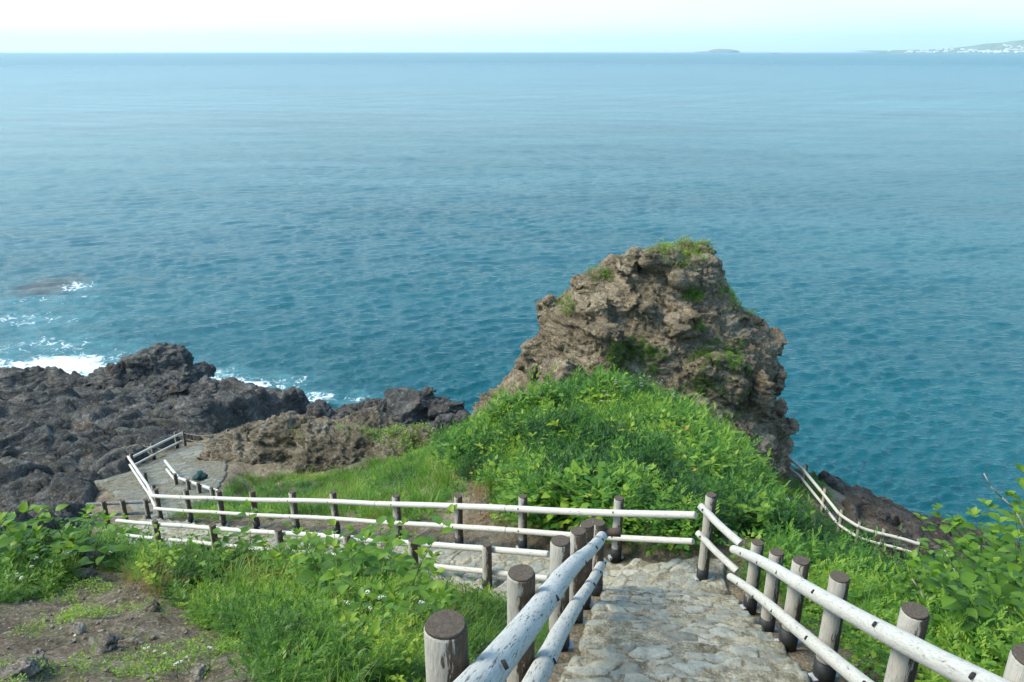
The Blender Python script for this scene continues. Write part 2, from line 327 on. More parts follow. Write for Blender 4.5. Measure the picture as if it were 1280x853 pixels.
def kern(A, Bm):
    d2 = ((A[:, None, :] - Bm[None]) ** 2).sum(-1); return np.sqrt(d2 + 1.2)
def fit():
    K = kern(CXY, CXY) - np.eye(len(CXY)) * .25; n = len(CXY); Pm = np.c_[np.ones(n), CXY]
    A = np.block([[K, Pm], [Pm.T, np.zeros((3, 3))]]); return np.linalg.solve(A, np.r_[ctrl[:, 2], np.zeros(3)])
WTS = fit()
def platform_dist(X, Y):
    """lower flagstone landing at the shore"""
    poly = np.array([at(120, 618, 34)[:2], at(165, 592, 35)[:2], at(226, 550, 39.5)[:2], at(290, 548, 40)[:2], at(285, 605, 32)[:2], at(255, 632, 27)[:2], at(185, 648, 26)[:2]])
    return poly_sd(X, Y, poly)
def poly_sd(X, Y, poly):
    d = np.full(np.shape(X), 1e9); ins = np.zeros(np.shape(X), bool); n = len(poly)
    for k in range(n):
        a = poly[k]; b = poly[(k + 1) % n]; e = b - a; wx = X - a[0]; wy = Y - a[1]
        t = np.clip((wx * e[0] + wy * e[1]) / (e @ e), 0, 1); d = np.minimum(d, np.hypot(wx - t * e[0], wy - t * e[1]))
        c = ((a[1] > Y) != (b[1] > Y)) & (X < (b[0] - a[0]) * (Y - a[1]) / (b[1] - a[1] + 1e-12) + a[0]); ins ^= c
    return np.where(ins, -d, d)
pf = np.array([at(165, 592, 35), at(228, 556, 39.3), at(280, 590, 33), at(200, 640, 27)])
PFC = np.linalg.lstsq(np.c_[np.ones(4), pf[:, :2]], pf[:, 2], rcond=None)[0]
def platform_z(X, Y): return PFC[0] + PFC[1] * X + PFC[2] * Y
def base_z(X, Y):
    X = np.asarray(X, float); Y = np.asarray(Y, float); sh = X.shape; Q = np.stack([X.ravel(), Y.ravel()], 1); o = np.empty(len(Q))
    for k in range(0, len(Q), 20000):
        q = Q[k:k + 20000]; o[k:k + 20000] = kern(q, CXY) @ WTS[:-3] + WTS[-3] + q @ WTS[-2:]
    return o.reshape(sh)
def ground_z(X, Y, detail=True):
    X = np.asarray(X, float); Y = np.asarray(Y, float); z = base_z(X, Y)
    if detail:
        P = P2(X, Y); n = fbm(P * .9, 5, 3).reshape(X.shape); n2 = fbm(P * 4.5, 4, 9, True).reshape(X.shape)
        z = z + n * .22 + n2 * .05
    pd = path_dist(X, Y); wgt = 1 - smooth(.0, .55, pd); z = z * (1 - wgt) + (path_z(X, Y) - .07) * wgt
    pd = platform_dist(X, Y); wgt = 1 - smooth(.0, 1., pd); z = z * (1 - wgt) + (platform_z(X, Y) - .08) * wgt
    return np.maximum(z, -4)
def warp(lo, hi, n, c, k):
    u = np.linspace(-1, 1, n); s = np.sinh(k * u) / np.sinh(k); return np.where(s < 0, c + (c - lo) * s, c + (hi - c) * s)
gx = warp(-60, 50, 620, 0, 2.6); gy = np.concatenate([np.linspace(-6, 0, 20)[:-1], 62 * (np.exp(2.2 * np.linspace(0, 1, 560)) - 1) / (np.exp(2.2) - 1)])
GX, GY = np.meshgrid(gx, gy); GZ = ground_z(GX, GY)
me = mesh_np('ground', np.stack([GX, GY, GZ], -1).reshape(-1, 3), grid_faces(*GX.shape))
tag(link('ground', me, M['ground']), kind='structure')
# ------------------------------------------------------------------ flagstone path
def path_mesh(name, x0, x1, y0, y1, st, dist, zf, cs, rot=0., mat='path'):
    X, Y = np.meshgrid(np.arange(x0, x1, st), np.arange(y0, y1, st)); P = P2(X, Y)
    e = fbm(P * 2.5, 3, 40).reshape(X.shape) * .12; D = dist(X, Y) + e; keep = D < 0
    z = np.full(X.shape, 0.); stn = np.zeros(X.shape); tint = np.zeros(X.shape)
    m = D < st * 2.5; Pm = P[m.ravel()]; c, s = math.cos(rot), math.sin(rot)
    wob = np.stack([vnoise(Pm * 5, 60), vnoise(Pm * 5, 61)], 1) * .05
    q = np.stack([(Pm[:, 0] * c + Pm[:, 1] * s + wob[:, 0]) / cs[0], (-Pm[:, 0] * s + Pm[:, 1] * c + wob[:, 1]) / cs[1], np.full(len(Pm), .5)], 1)
    f1, f2, cid = worley(q, 70); big = smooth(.05, .11, f2 - f1) * (cid > .2)
    wear = smooth(-.25, .15, vnoise(Pm * 1.1, 75) + (cid - .4) * .8); big = big * (.35 + .65 * wear)
    stn[m] = big; tint[m] = (cid * 7.31) % 1
    z[m] = zf(X[m], Y[m]) + big * (.010 + .018 * ((cid * 3.7) % 1)) + fbm(Pm * 9, 4, 80) * .014 + fbm(Pm * 1.5, 2, 85) * .02
    z = z - .16 * smooth(-.10, .0, D)
    F = grid_faces(*X.shape); kf = keep.ravel()[F].all(1); F = F[kf]; used = np.unique(F); mp_ = np.zeros(X.size, int); mp_[used] = np.arange(len(used))
    V = np.stack([X, Y, z], -1).reshape(-1, 3)[used]
    me = mesh_np(name, V, mp_[F], {'stone': stn.ravel()[used], 'tint': tint.ravel()[used]})
    return tag(link(name, me, M[mat]), kind='structure')
path_mesh('path', -12.5, 3.6, -2, 21, .017, path_dist, path_z, (.235, .15))
path_mesh('shore_path', -21, -6, 20, 41, .05, platform_dist, platform_z, (.42, .34), .5, 'shorepath')

# ------------------------------------------------------------------ sea
def sea():
    na = 760; ang = np.concatenate([np.linspace(-100, -42, 50)[:-1], np.linspace(-42, 42, na), np.linspace(42, 100, 50)[1:]]) * math.pi / 180
    r = np.concatenate([18 * (1500 / 18) ** np.linspace(0, 1, 980), 1500 * (22500 / 1500) ** np.linspace(0, 1, 121)[1:]]); A, RR = np.meshgrid(ang, r); X = RR * np.sin(A); Y = RR * np.cos(A)
    z = .05 * np.sin(X * .09 + Y * .31 + 2 * np.sin(Y * .013)) + .035 * np.sin(-X * .05 + Y * .47 + 1.5 * np.sin(X * .02)); z = z * smooth(1500, 300, RR); rng = np.random.default_rng(3); cell = RR * (math.log(1500 / 18) / 980)
    for k in range(150):
        lam = .55 * (4.5 / .55) ** (rng.random() ** 1.4); th = rng.normal(R(-74), .45); kx, ky = math.cos(th) * 2 * math.pi / lam, math.sin(th) * 2 * math.pi / lam
        amp = .0085 * lam ** -.3; a = amp * smooth(2.2, 4., lam / cell)
        ph = kx * X + ky * Y + rng.random() * 6.283 + .6 * np.sin(X * .021 * rng.random() + Y * .03 * rng.random())
        z += a * (np.sin(ph) + .25 * np.sin(2 * ph + 1.2))
    foam = np.zeros_like(X)
    for px, py, rx, ry, s in [(20, 468, 6, 3.6, .86), (75, 455, 5, 3, .95), (120, 462, 4, 2.5, .8), (-60, 470, 8, 5, .86), (310, 484, 2.6, 1.9, .85), (285, 478, 2.2, 1.8, .78), (340, 492, 2, 1.5, .5), (95, 358, 3.2, 3.2, .62), (30, 400, 9, 4, .5), (60, 375, 9, 4, .42), (390, 497, 3, 2, .6), (450, 500, 3, 2, .5), (598, 520, 2.5, 2.5, .5), (0, 480, 5, 3, .86), (45, 462, 4, 2.6, .86), (150, 450, 7, 4, .5), (270, 470, 4, 3, .55), (355, 480, 4, 3, .5), (60, 430, 9, 4, .5), (1110, 640, 3, 2, .35)]:
        c = at(px, py, z=0); foam = np.maximum(foam, s * np.exp(-((X - c[0]) / rx) ** 2 - ((Y - c[1]) / ry) ** 2))
    me = mesh_np('sea', np.stack([X, Y, z], -1).reshape(-1, 3), grid_faces(*X.shape), {'foam': foam.ravel()})
    m, n = newmat('sea_water'); co = coords(n, (1, 1, 1), (0, 0, R(18)), obj=False); cs = coords(n, (.5, 1.45, 1), (0, 0, R(14)), obj=False)
    f = N(n, 'Attribute', attribute_name='foam').outputs['Fac']
    n1 = noise(n, co, 1.1, 9, .72, 1.2); th = math_(n, 'ADD', math_(n, 'MULTIPLY', f, .62), math_(n, 'SUBTRACT', n1, .82)); fm = ramp(n, th, [(.0, g(0)), (.12, g(1))])
    big = noise(n, cs, .012, 4, .6)
    deep = mixc(n, ramp(n, big, [(.35, g(0)), (.65, g(1))]), (.001, .066, .084), (.006, .108, .126))
    aer = mixc(n, ramp(n, math_(n, 'ADD', f, math_(n, 'SUBTRACT', noise(n, co, .5, 4), .5)), [(.2, g(0)), (.9, g(.6))]), deep, (.12, .36, .38))
    # dark reef showing just under the surface
    cpt = at(62, 358, z=0)
    ge = N(n, 'NewGeometry'); vd = N(n, 'VectorMath', operation='DISTANCE'); mp2 = N(n, 'Mapping'); mp2.inputs['Scale'].default_value = (1, .8, 1); n.links.new(ge.outputs['Position'], mp2.inputs[0]); n.links.new(mp2.outputs[0], vd.inputs[0]); vd.inputs[1].default_value = (cpt[0], cpt[1] * .8, 0)
    rf = ramp(n, math_(n, 'ADD', math_(n, 'DIVIDE', vd.outputs['Value'], 9.), math_(n, 'MULTIPLY', noise(n, cs, .6, 5), .7)), [(.55, g(.8)), (.85, g(0))])
    aer = mixc(n, rf, aer, (.05, .045, .035))
    col = mixc(n, fm, aer, (.78, .82, .82))
    def ridge(co_, sc_, det):
        x = N(n, 'TexNoise', Scale=sc_, Detail=det, Roughness=.55, Distortion=.15); x.noise_type = 'RIDGED_MULTIFRACTAL'; x.normalize = True; n.links.new(co_, x.inputs['Vector']); return x.outputs[0]
    cs2 = coords(n, (.5, 1.3, 1), (0, 0, R(-16)), obj=False)
    hb = math_(n, 'ADD', math_(n, 'MULTIPLY', ridge(cs, 1.5, 6), .33), math_(n, 'ADD', math_(n, 'MULTIPLY', ridge(cs2, 2.9, 5), .2), math_(n, 'ADD', math_(n, 'MULTIPLY', noise(n, cs, 4.5, 4, .65, .1), .3), math_(n, 'MULTIPLY', noise(n, cs, 1., 3, .5), .14))))
    gd = N(n, 'NewGeometry'); ln = N(n, 'VectorMath', operation='LENGTH'); n.links.new(gd.outputs['Position'], ln.inputs[0])
    rr = ramp(n, math_(n, 'DIVIDE', ln.outputs['Value'], 2000.), [(.0, g(.06)), (.06, g(.10)), (.3, g(.21)), (1., g(.29))])   # open water offshore is wind roughened
    p = finish(n, col, math_(n, 'MAXIMUM', rr, math_(n, 'MULTIPLY', fm, .8)), hb, 1., .42, .5); p.inputs['IOR'].default_value = 1.333
    pw = ramp(n, noise(n, coords(n, (.5, 1.6, 1), (0, 0, R(10)), obj=False), .03, 4, .6), [(.35, g(.6)), (.62, g(1.))]); bn = [q for q in n.nodes if q.type == 'BUMP'][0]; n.links.new(pw, bn.inputs['Strength'])
    return tag(link('sea', me, m), kind='structure')
sea()
# ------------------------------------------------------------------ haze
def box_mesh(name, x0, x1, y0, y1, z0, z1):
    V = [(x, y, z) for z in (z0, z1) for y in (y0, y1) for x in (x0, x1)]
    return mesh_np(name, V, [(0, 2, 3, 1), (4, 5, 7, 6), (0, 1, 5, 4), (2, 6, 7, 3), (0, 4, 6, 2), (1, 3, 7, 5)], smooth_=False)
hm, hn = newmat('haze'); pv = N(hn, 'VolumePrincipled', Density=4.4e-5, Anisotropy=.25); pv.inputs['Color'].default_value = (.72, .93, 1, 1); ho = N(hn, 'OutputMaterial'); hn.links.new(pv.outputs[0], ho.inputs['Volume'])
tag(link('haze', box_mesh('haze', -24000, 24000, -24000, 24000, -6, 420), hm), kind='stuff')

# ------------------------------------------------------------------ rocks
def hull_chunk(c, r, seed, npts=14, rot=None):
    rng = np.random.default_rng(seed); v = rng.normal(size=(npts, 3)); v /= np.linalg.norm(v, axis=1)[:, None]; v *= rng.uniform(.8, 1.1, (npts, 1)); v = v * np.array(r)
    bm = bmesh.new(); [bm.verts.new(q) for q in v]; res = bmesh.ops.convex_hull(bm, input=bm.verts[:])
    bmesh.ops.delete(bm, geom=[x for x in bm.verts if not x.link_faces], context='VERTS')
    mt = Matrix.Translation(Vector(c)) @ (Matrix.Rotation(rot[2], 4, 'Z') @ Matrix.Rotation(rot[0], 4, 'X') @ Matrix.Rotation(rot[1], 4, 'Y') if rot else Matrix.Rotation(rng.uniform(0, 6.28), 4, 'Z'))
    bm.transform(mt); return bm
def rock(name, chunks, voxel, mat, label, group=None, amp=(.5, .25, .07), fr=(.35, .9, 3.5), seed=0, strata=(.45, .1, 1.), blocky=.25, loc=None, kind_='rock'):
    """chunks: list of bmesh; merged, voxel-remeshed, then displaced into crags"""
    bm = bmesh.new()
    for c in chunks:
        tmp = bpy.data.meshes.new('t'); c.to_mesh(tmp); bm.from_mesh(tmp); c.free(); bpy.data.meshes.remove(tmp)
    bmesh.ops.recalc_face_normals(bm, faces=bm.faces[:])
    me = bpy.data.meshes.new(name); bm.to_mesh(me); bm.free(); o = bpy.data.objects.new('t', me); C.objects.link(o)
    md = o.modifiers.new('r', 'REMESH'); md.mode = 'VOXEL'; md.voxel_size = voxel; dg = bpy.context.evaluated_depsgraph_get(); dg.update()
    m2 = bpy.data.meshes.new_from_object(o.evaluated_get(dg)); bpy.data.objects.remove(o)
    nv = len(m2.vertices); V = np.empty(nv * 3, np.float32); m2.vertices.foreach_get('co', V); V = V.reshape(-1, 3).astype(float)
    # smooth the base a little so that chunk edges become broken rock faces
    ed = np.empty(len(m2.edges) * 2, np.int32); m2.edges.foreach_get('vertices', ed); ed = ed.reshape(-1, 2)
    for _ in range(2):
        s = np.zeros_like(V); c = np.zeros(nv); np.add.at(s, ed[:, 0], V[ed[:, 1]]); np.add.at(s, ed[:, 1], V[ed[:, 0]]); np.add.at(c, ed[:, 0], 1); np.add.at(c, ed[:, 1], 1); V = V * .5 + .5 * s / c[:, None]
    m2.vertices.foreach_set('co', V.astype(np.float32).ravel()); m2.update()
    Nn = np.empty(nv * 3, np.float32); m2.vertices.foreach_get('normal', Nn); Nn = Nn.reshape(-1, 3).astype(float)
    P = V + np.stack([vnoise(V * .8, 91), vnoise(V * .8, 92), vnoise(V * .8, 93)], 1) * .35
    sd = np.array(strata, float); sd /= np.linalg.norm(sd); bed = (P @ sd)[:, None] * sd * .9; Q = P + bed
    d = amp[0] * fbm(P * fr[0], 3, seed) + amp[1] * fbm(Q * fr[1], 4, seed + 5, True) + amp[2] * fbm(Q * fr[2], 4, seed + 9, True, .6)
    d += blocky * (.8 * facets(Q * fr[1] * .55, seed + 20) + .5 * facets(Q * fr[1] * 1.5 + 5, seed + 30) + .26 * facets(Q * fr[1] * 3.6 + 9, seed + 40) + .12 * facets(P * fr[1] * 8.5, seed + 50) + .5 * crag(P, sd, fr[1] * 1.3, seed + 60) + .24 * crag(P, sd, fr[1] * 3.7, seed + 70) + .08 * crag(P, sd, fr[1] * 9, seed + 80))
    d -= d.mean(); V = V + Nn * d[:, None]
    c = np.array(loc) if loc is not None else np.array([V[:, 0].mean(), V[:, 1].mean(), V[:, 2].min()])
    m2.vertices.foreach_set('co', (V - c).astype(np.float32).ravel()); m2.polygons.foreach_set('use_smooth', np.ones(len(m2.polygons), bool)); m2.update(); m2.materials.clear()
    m2.name = name; o = link(name, m2, mat); o.location = c; tag(o, label, kind_, group); return o, V

def loft(levels, Yc, hy, n=72, ex=2.4, shear=0.):
    """levels: (py, left px, right px) outline at the forward distance Yc; hy: (front,back) half depths per level"""
    rows = []
    for k, (py, l, r) in enumerate(levels):
        a = at(l, py, Y=Yc); b = at(r, py, Y=Yc); cx = (a[0] + b[0]) / 2; hx = (b[0] - a[0]) / 2; t = np.linspace(0, 2 * math.pi, n, endpoint=False)
        cs_, sn = np.cos(t), np.sin(t); f, bk = hy[k]
        x = cx + hx * np.sign(cs_) * np.abs(cs_) ** (2 / ex); y = Yc + np.where(sn < 0, f, bk) * np.sign(sn) * np.abs(sn) ** (2 / ex)
        rows.append(np.stack([x, y, np.full(n, a[2])], 1))
    bm = bmesh.new(); vs = [[bm.verts.new(p) for p in row] for row in rows]
    for k in range(len(vs) - 1):
        for j in range(n): bm.faces.new((vs[k][j], vs[k][(j + 1) % n], vs[k + 1][(j + 1) % n], vs[k + 1][j]))
    bm.faces.new(vs[0]); bm.faces.new(vs[-1][::-1]); return bm
lv = [(318, 790, 885), (330, 778, 893), (345, 756, 898), (360, 728, 903), (380, 698, 922), (400, 680, 940), (420, 684, 958), (440, 680, 962), (460, 664, 955), (480, 645, 956), (500, 620, 962), (525, 595, 972), (550, 590, 970), (610, 570, 980), (800, 530, 1030)]
hyv = [(1.2, 1), (1.5, 1.4), (1.9, 1.8), (2.3, 2.2), (2.7, 2.6), (3.1, 3), (3.5, 3.3), (3.9, 3.6), (4.4, 3.9), (5, 4.2), (5.6, 4.4), (6.2, 4.8), (6.6, 5), (7, 5.5), (8, 7)]
YS = 31.
ch = [loft(lv, YS, hyv)]
def ck(px, py, Y, r, seed, rot=None): return hull_chunk(at(px, py, Y=Y), r, seed, rot=rot)
ch += [ck(788, 326, 30, (.62, .8, .65), 1), ck(822, 328, 29.8, (1.0, .8, .6), 2), ck(874, 330, 31.2, (.62, .9, 1.15), 3, (0, .25, .2)), ck(852, 322, 31, (.8, .9, .7), 4),
       ck(965, 428, 31, (.75, .8, .6), 5), ck(942, 405, 31, (.5, .6, .45), 6), ck(985, 530, 29.5, (.55, .7, .4), 7), ck(955, 475, 30, (.8, 1.2, 1.2), 8), ck(700, 395, 31, (1.0, 1.2, .8), 9), ck(745, 360, 31, (.9, 1.2, .55), 10),
       ck(688, 445, 30, (1, 1.4, 1.2), 11), ck(850, 400, 28.7, (1.2, .7, 1.), 12), ck(900, 470, 27.5, (1., .9, 1.3), 13), ck(760, 430, 28, (1.5, .9, 1.1), 14), ck(935, 500, 28, (1.0, .9, 1.5), 15), ck(960, 540, 28, (.8, .9, 1.4), 16),
       ck(800, 385, 29, (1.3, .7, 1.), 17), ck(655, 498, 30, (1.2, 1.2, .7), 18), ck(700, 470, 27.3, (1.3, .8, 1.), 19), ck(930, 440, 29, (.9, .9, .8), 20)]
rs = random.Random(5)
for k in range(14):
    py = rs.uniform(345, 540); i = max(0, min(len(lv) - 2, next(j for j in range(len(lv) - 1) if lv[j + 1][0] >= py))); l, r = lv[i][1] + 10, lv[i][2] - 10; f = hyv[i][0]
    q = rs.uniform(0, 1); px = l + (r - l) * q; Yk = YS - f * math.sqrt(max(0, 1 - (2 * q - 1) ** 2)) * .9; s = rs.uniform(.35, .8)
    ch.append(ck(px, py, Yk, (s * 1.3, s, s * rs.uniform(.6, 1.1)), 100 + k))
stack, STV = rock('sea_stack', ch, .065, M['stack'], 'tall craggy brown rock stack rising from the green headland above the sea', amp=(.26, .12, .05), seed=11, blocky=.34, loc=(at(810, 500, Y=YS)[0], YS, 0), kind_='sea stack')

# brown outcrop beside the lower path
ch = []
for px, py, Y, r in [(300, 572, 31.5, (1.7, 1.6, 1.5)), (345, 575, 31.2, (1.6, 1.7, 1.7)), (395, 575, 31, (1.7, 1.7, 1.7)), (440, 570, 31, (1.6, 1.8, 1.5)), (490, 570, 30.5, (1.7, 1.9, 1.25)), (525, 562, 30, (1.2, 1.6, .7)), (275, 570, 32, (.9, 1.2, 1.05)), (272, 588, 31.4, (.9, 1.1, .9)), (290, 600, 31, (1.2, 1., .8)), (440, 602, 29.4, (1.4, .9, 1.)), (320, 603, 30.6, (1.5, 1., 1.1)), (370, 606, 30.2, (1.6, 1., 1.1)), (412, 606, 29.8, (1.3, .9, 1.1)), (345, 560, 31.6, (2.4, 1.3, 1.2)), (430, 565, 31, (2.4, 1.3, 1.2)), (500, 572, 30, (1.6, 1.2, 1.1)), (380, 548, 33, (3, 2, 1.)), (460, 545, 33.5, (3, 2, .8)), (330, 550, 33, (2., 1.6, .9)), (420, 590, 30.2, (1.5, 1., 1.2)), (340, 598, 30.8, (1.7, .9, 1.1)), (470, 592, 29.6, (1.4, 1., .9))]:
    ch.append(hull_chunk(at(px, py, Y=Y), r, int(px)))
oc_, OCV = rock('rock_outcrop', ch, .07, M['outcrop'], 'brown rubbly rock outcrop beside the lower flagstone path', amp=(.22, .2, .09), fr=(.5, 1.4, 4.5), seed=31, blocky=.26)
ch = [hull_chunk(at(580, 588, Y=18.3), (.42, .5, .4), 3), hull_chunk(at(592, 600, Y=18), (.3, .5, .4), 4)]
rock('boulder', ch, .03, M['outcrop'], 'small grey brown rock poking out of the grass at the mound foot', amp=(.06, .06, .03), fr=(1.2, 2.5, 8), seed=3, blocky=.08)
# dark shore rocks
def shelf(name, poly_px, zbase, label, mat, seed, top, st=.1, jag=.78):
    poly = np.array([(at(px, py, z=zz) if zz < 9 else at(px, py, zz))[:2] for px, py, zz in poly_px]); x0, y0 = poly.min(0) - 1; x1, y1 = poly.max(0) + 1
    X, Y = np.meshgrid(np.arange(x0, x1, st), np.arange(y0, y1, st)); P = P2(X, Y)
    sd = poly_sd(X, Y, poly) + fbm(P * .35, 4, seed).reshape(X.shape) * 1.3
    inside = smooth(0., 2.0, -sd); c_, s_ = math.cos(.5), math.sin(.5)
    Wp = P + np.stack([vnoise(P * .5, seed + 50), vnoise(P * .5, seed + 51), np.zeros(len(P))], 1) * .9
    Q = np.stack([(Wp[:, 0] * c_ + Wp[:, 1] * s_) * .55, (-Wp[:, 0] * s_ + Wp[:, 1] * c_) * 1.25, np.zeros(len(P))], 1)
    rd = fbm(Q * .24, 4, seed + 1, True, .42).reshape(X.shape); Q3 = Q + [0, 0, .3]; s1 = np.array([.35, .94, 0])
    fc = (.8 * facets(Q3 * .33, seed + 3) + .45 * facets(Q3 * .8, seed + 5) + .2 * facets(Q3 * 2., seed + 7) + .09 * facets(Q3 * 5., seed + 9) + .6 * crag(P, s1, .55, seed + 60) + .24 * crag(P, s1, 1.7, seed + 62) + .1 * crag(P, s1, 4.6, seed + 64)).reshape(X.shape)
    z = top(X, Y) + jag * (rd * 1.15 + fc * 1.0 + fbm(P * 3, 4, seed + 12, True, .6).reshape(X.shape) * .05)
    z = z * inside - 2.0 * (1 - inside)
    V = np.stack([X, Y, z], -1).reshape(-1, 3); me0 = mesh_np('t', V, grid_faces(*X.shape)); Nn = np.empty(len(V) * 3, np.float32); me0.vertices.foreach_get('normal', Nn); Nn = Nn.reshape(-1, 3); bpy.data.meshes.remove(me0)
    V = V + Nn * (fbm(V * [1.1, 1.1, 1.6], 4, seed + 20, True, .6) * .10 * jag + .12 * jag * facets(V * .9, seed + 33))[:, None]
    F = grid_faces(*X.shape); kf = (sd.ravel()[F] < .8).all(1); F = F[kf]; used = np.unique(F); mp_ = np.zeros(X.size, int); mp_[used] = np.arange(len(used)); V = V[used]
    c = np.array([V[:, 0].mean(), V[:, 1].mean(), 0]); o = link(name, mesh_np(name, V - c, mp_[F]), mat); o.location = c; tag(o, label, 'rock'); return o
def topL(X, Y):
    # falls from the path platform towards the sea, higher on the near left
    t = 1.7 + 3.6 * smooth(51, 36, Y) + .9 * smooth(-14, -24, X) * smooth(46, 34, Y)
    b = base_z(X, Y) + .5; pd = platform_dist(X, Y); t = np.where(Y < 40, np.maximum(t, b), t); pz = platform_z(X, Y) - .55
    return np.where(pd < .6, np.minimum(t, pz + np.maximum(pd, 0) * 1.6), t)
shelf('shore_rock', [(-420, 520, 0), (-60, 485, 0), (0, 478, 0), (60, 478, 0), (120, 488, 0), (200, 494, 0), (270, 494, 0), (330, 502, 0), (400, 505, 0), (420, 520, 0), (300, 560, 2), (300, 545, 39), (262, 560, 38), (200, 580, 36), (185, 620, 32), (165, 655, 26), (60, 690, 22), (-80, 720, 21), (-420, 790, 20)], 0, 'broad dark craggy rock shelf left of the lower path down to the surf', M['shore'], 5, topL)
for nm, cks, lb, sd_ in [
    ('headland_rock', [(190, 466, 49, (3.2, 2.6, 1.9)), (150, 478, 48.5, (2.2, 2, 1.5)), (235, 476, 49, (2.3, 2.2, 1.3)), (262, 492, 47.5, (1.6, 1.8, 1.1)), (200, 490, 47, (3, 2, 1.2)), (128, 486, 48, (1.6, 1.6, 1.1))], 'highest dark rounded rock at the surf edge, far left of the sea stack', 41),
    ('headland_rock', [(515, 508, 46, (2.2, 2, 1.9)), (470, 518, 46, (2.1, 2, 1.3)), (555, 520, 45.5, (1.7, 1.8, 1.4)), (575, 528, 45, (1.0, 1.5, 1.)), (430, 524, 46.5, (1.8, 1.8, .9)), (500, 530, 44.5, (2.4, 1.8, 1.1)), (400, 520, 46, (1.6, 1.8, .9)), (540, 540, 43.5, (2., 1.6, .9))], 'dark grey fractured rock dome beside the left foot of the sea stack', 47)]:
    rock(nm, [hull_chunk(at(px, py, Y=Y), r, int(px) + sd_) for px, py, Y, r in cks], .095, M['shore'], lb, amp=(.35, .32, .1), fr=(.35, .8, 2.8), seed=sd_, blocky=.34, strata=(.5, -.2, 1))
shelf('shore_rock', [(985, 585, 0), (1040, 608, 0), (1090, 630, 0), (1150, 650, 0), (1215, 664, 0), (1290, 700, 0), (1290, 740, 26), (1150, 722, 26.5), (1080, 700, 27), (1040, 668, 28), (985, 605, 32)], 0, 'low brown rock ledge below the clifftop fence on the right', M['shoreright'], 25, lambda X, Y: np.maximum(1.2, base_z(X, Y) + .25), .12, .6)
# right foot of the stack seen between mound and fence
rock('boulder', [hull_chunk(at(984, 606, Y=28.8), (.8, .9, .9), 61), hull_chunk(at(1000, 628, Y=27.6), (.7, 1.0, 1.), 62), hull_chunk(at(965, 600, Y=28.4), (.8, .9, 1.), 63), hull_chunk(at(1020, 655, Y=26.6), (.6, 1.0, 1.), 64)], .06, M['outcrop'], 'orange brown rocky bank carrying the first posts of the clifftop fence', amp=(.12, .12, .05), fr=(.8, 1.6, 5), seed=61, blocky=.15)

exec_later = []
# ------------------------------------------------------------------ fences
def cyl(V0, V1, r0, r1, seg=14, rows=5, wob=.0, bow=0., seed=0):
    """tapered, slightly crooked log between two points, with capped rounded ends"""
    V0, V1 = np.array(V0, float), np.array(V1, float); ax = V1 - V0; Ln = np.linalg.norm(ax); ax /= Ln
    up = np.array([0, 0, 1.]) if abs(ax[2]) < .9 else np.array([1., 0, 0]); sx = np.cross(up, ax); sx /= np.linalg.norm(sx); sy = np.cross(ax, sx)
    rng = np.random.default_rng(seed); ts = np.concatenate([[0, .006], np.linspace(.012, .988, rows), [.994, 1]]) if Ln > .5 else np.linspace(0, 1, rows)
    V = []; n = len(ts)
    for k, t in enumerate(ts):
        r = r0 + (r1 - r0) * t; 
        if Ln > .5 and k in (0, n - 1): r *= .86
        elif Ln > .5 and k in (1, n - 2): r *= .96
        r *= 1 + rng.normal(0, wob); c = V0 + ax * Ln * t + sy * bow * math.sin(math.pi * t) + sx * rng.normal(0, wob * .12)
        for j in range(seg):
            a = 2 * math.pi * j / seg; V.append(c + (sx * math.cos(a) + sy * math.sin(a)) * r * (1 + .02 * math.sin(3 * a + seed)))
    bm = bmesh.new(); vs = [bm.verts.new(v) for v in V]
    for k in range(n - 1):
        for j in range(seg): bm.faces.new((vs[k * seg + j], vs[k * seg + (j + 1) % seg], vs[(k + 1) * seg + (j + 1) % seg], vs[(k + 1) * seg + j])).smooth = True
    bm.faces.new(vs[:seg][::-1]); bm.faces.new(vs[-seg:]); return bm
def bm_obj(name, bm, mat, parent=None, loc=(0, 0, 0), origin=None):
    if origin is not None: bm.transform(Matrix.Translation(-Vector(origin))); 
    me = bpy.data.meshes.new(name); bm.to_mesh(me); bm.free(); o = link(name, me, mat, parent); o.location = origin if origin is not None else loc; return o
def bxm(sx, sy, sz, bev=.003, c=(0, 0, 0)):
    bm = bmesh.new(); bmesh.ops.create_cube(bm, size=1); bmesh.ops.scale(bm, verts=bm.verts, vec=(sx, sy, sz)); bmesh.ops.bevel(bm, geom=bm.edges[:], offset=bev, segments=1, affect='EDGES'); bmesh.ops.translate(bm, verts=bm.verts, vec=c); return bm
def post(root, top, h, rad, seed, base=True, mat='post', foot=0.):
    """post with its own origin at the ground; sleeve, bracket and top face are sub-parts"""
    rng = random.Random(seed); g0 = Vector((top[0], top[1], top[2] - h)); lean = (rng.uniform(-.012, .012), rng.uniform(-.012, .012))
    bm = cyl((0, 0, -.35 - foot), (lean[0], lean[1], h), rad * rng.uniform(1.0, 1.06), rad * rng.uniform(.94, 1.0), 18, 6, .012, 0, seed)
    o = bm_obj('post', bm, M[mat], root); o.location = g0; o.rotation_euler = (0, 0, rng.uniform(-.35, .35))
    te = bm_obj('post_end', cyl((lean[0], lean[1], h - .004), (lean[0], lean[1], h + .006), rad * .92, rad * .86, 18, 2, 0, 0, seed), M['endgrain'], o)
    if base:
        bm_obj('sleeve', cyl((0, 0, -.05), (lean[0] * .15, lean[1] * .15, .2), rad * 1.1, rad * 1.09, 16, 2, .01, 0, seed + 1), M['tar'], o)
        bm_obj('bracket', bxm(rad * 3.0, rad * 1.1, .05, .004, (0, 0, .02)), M['steel'], o)
    return o
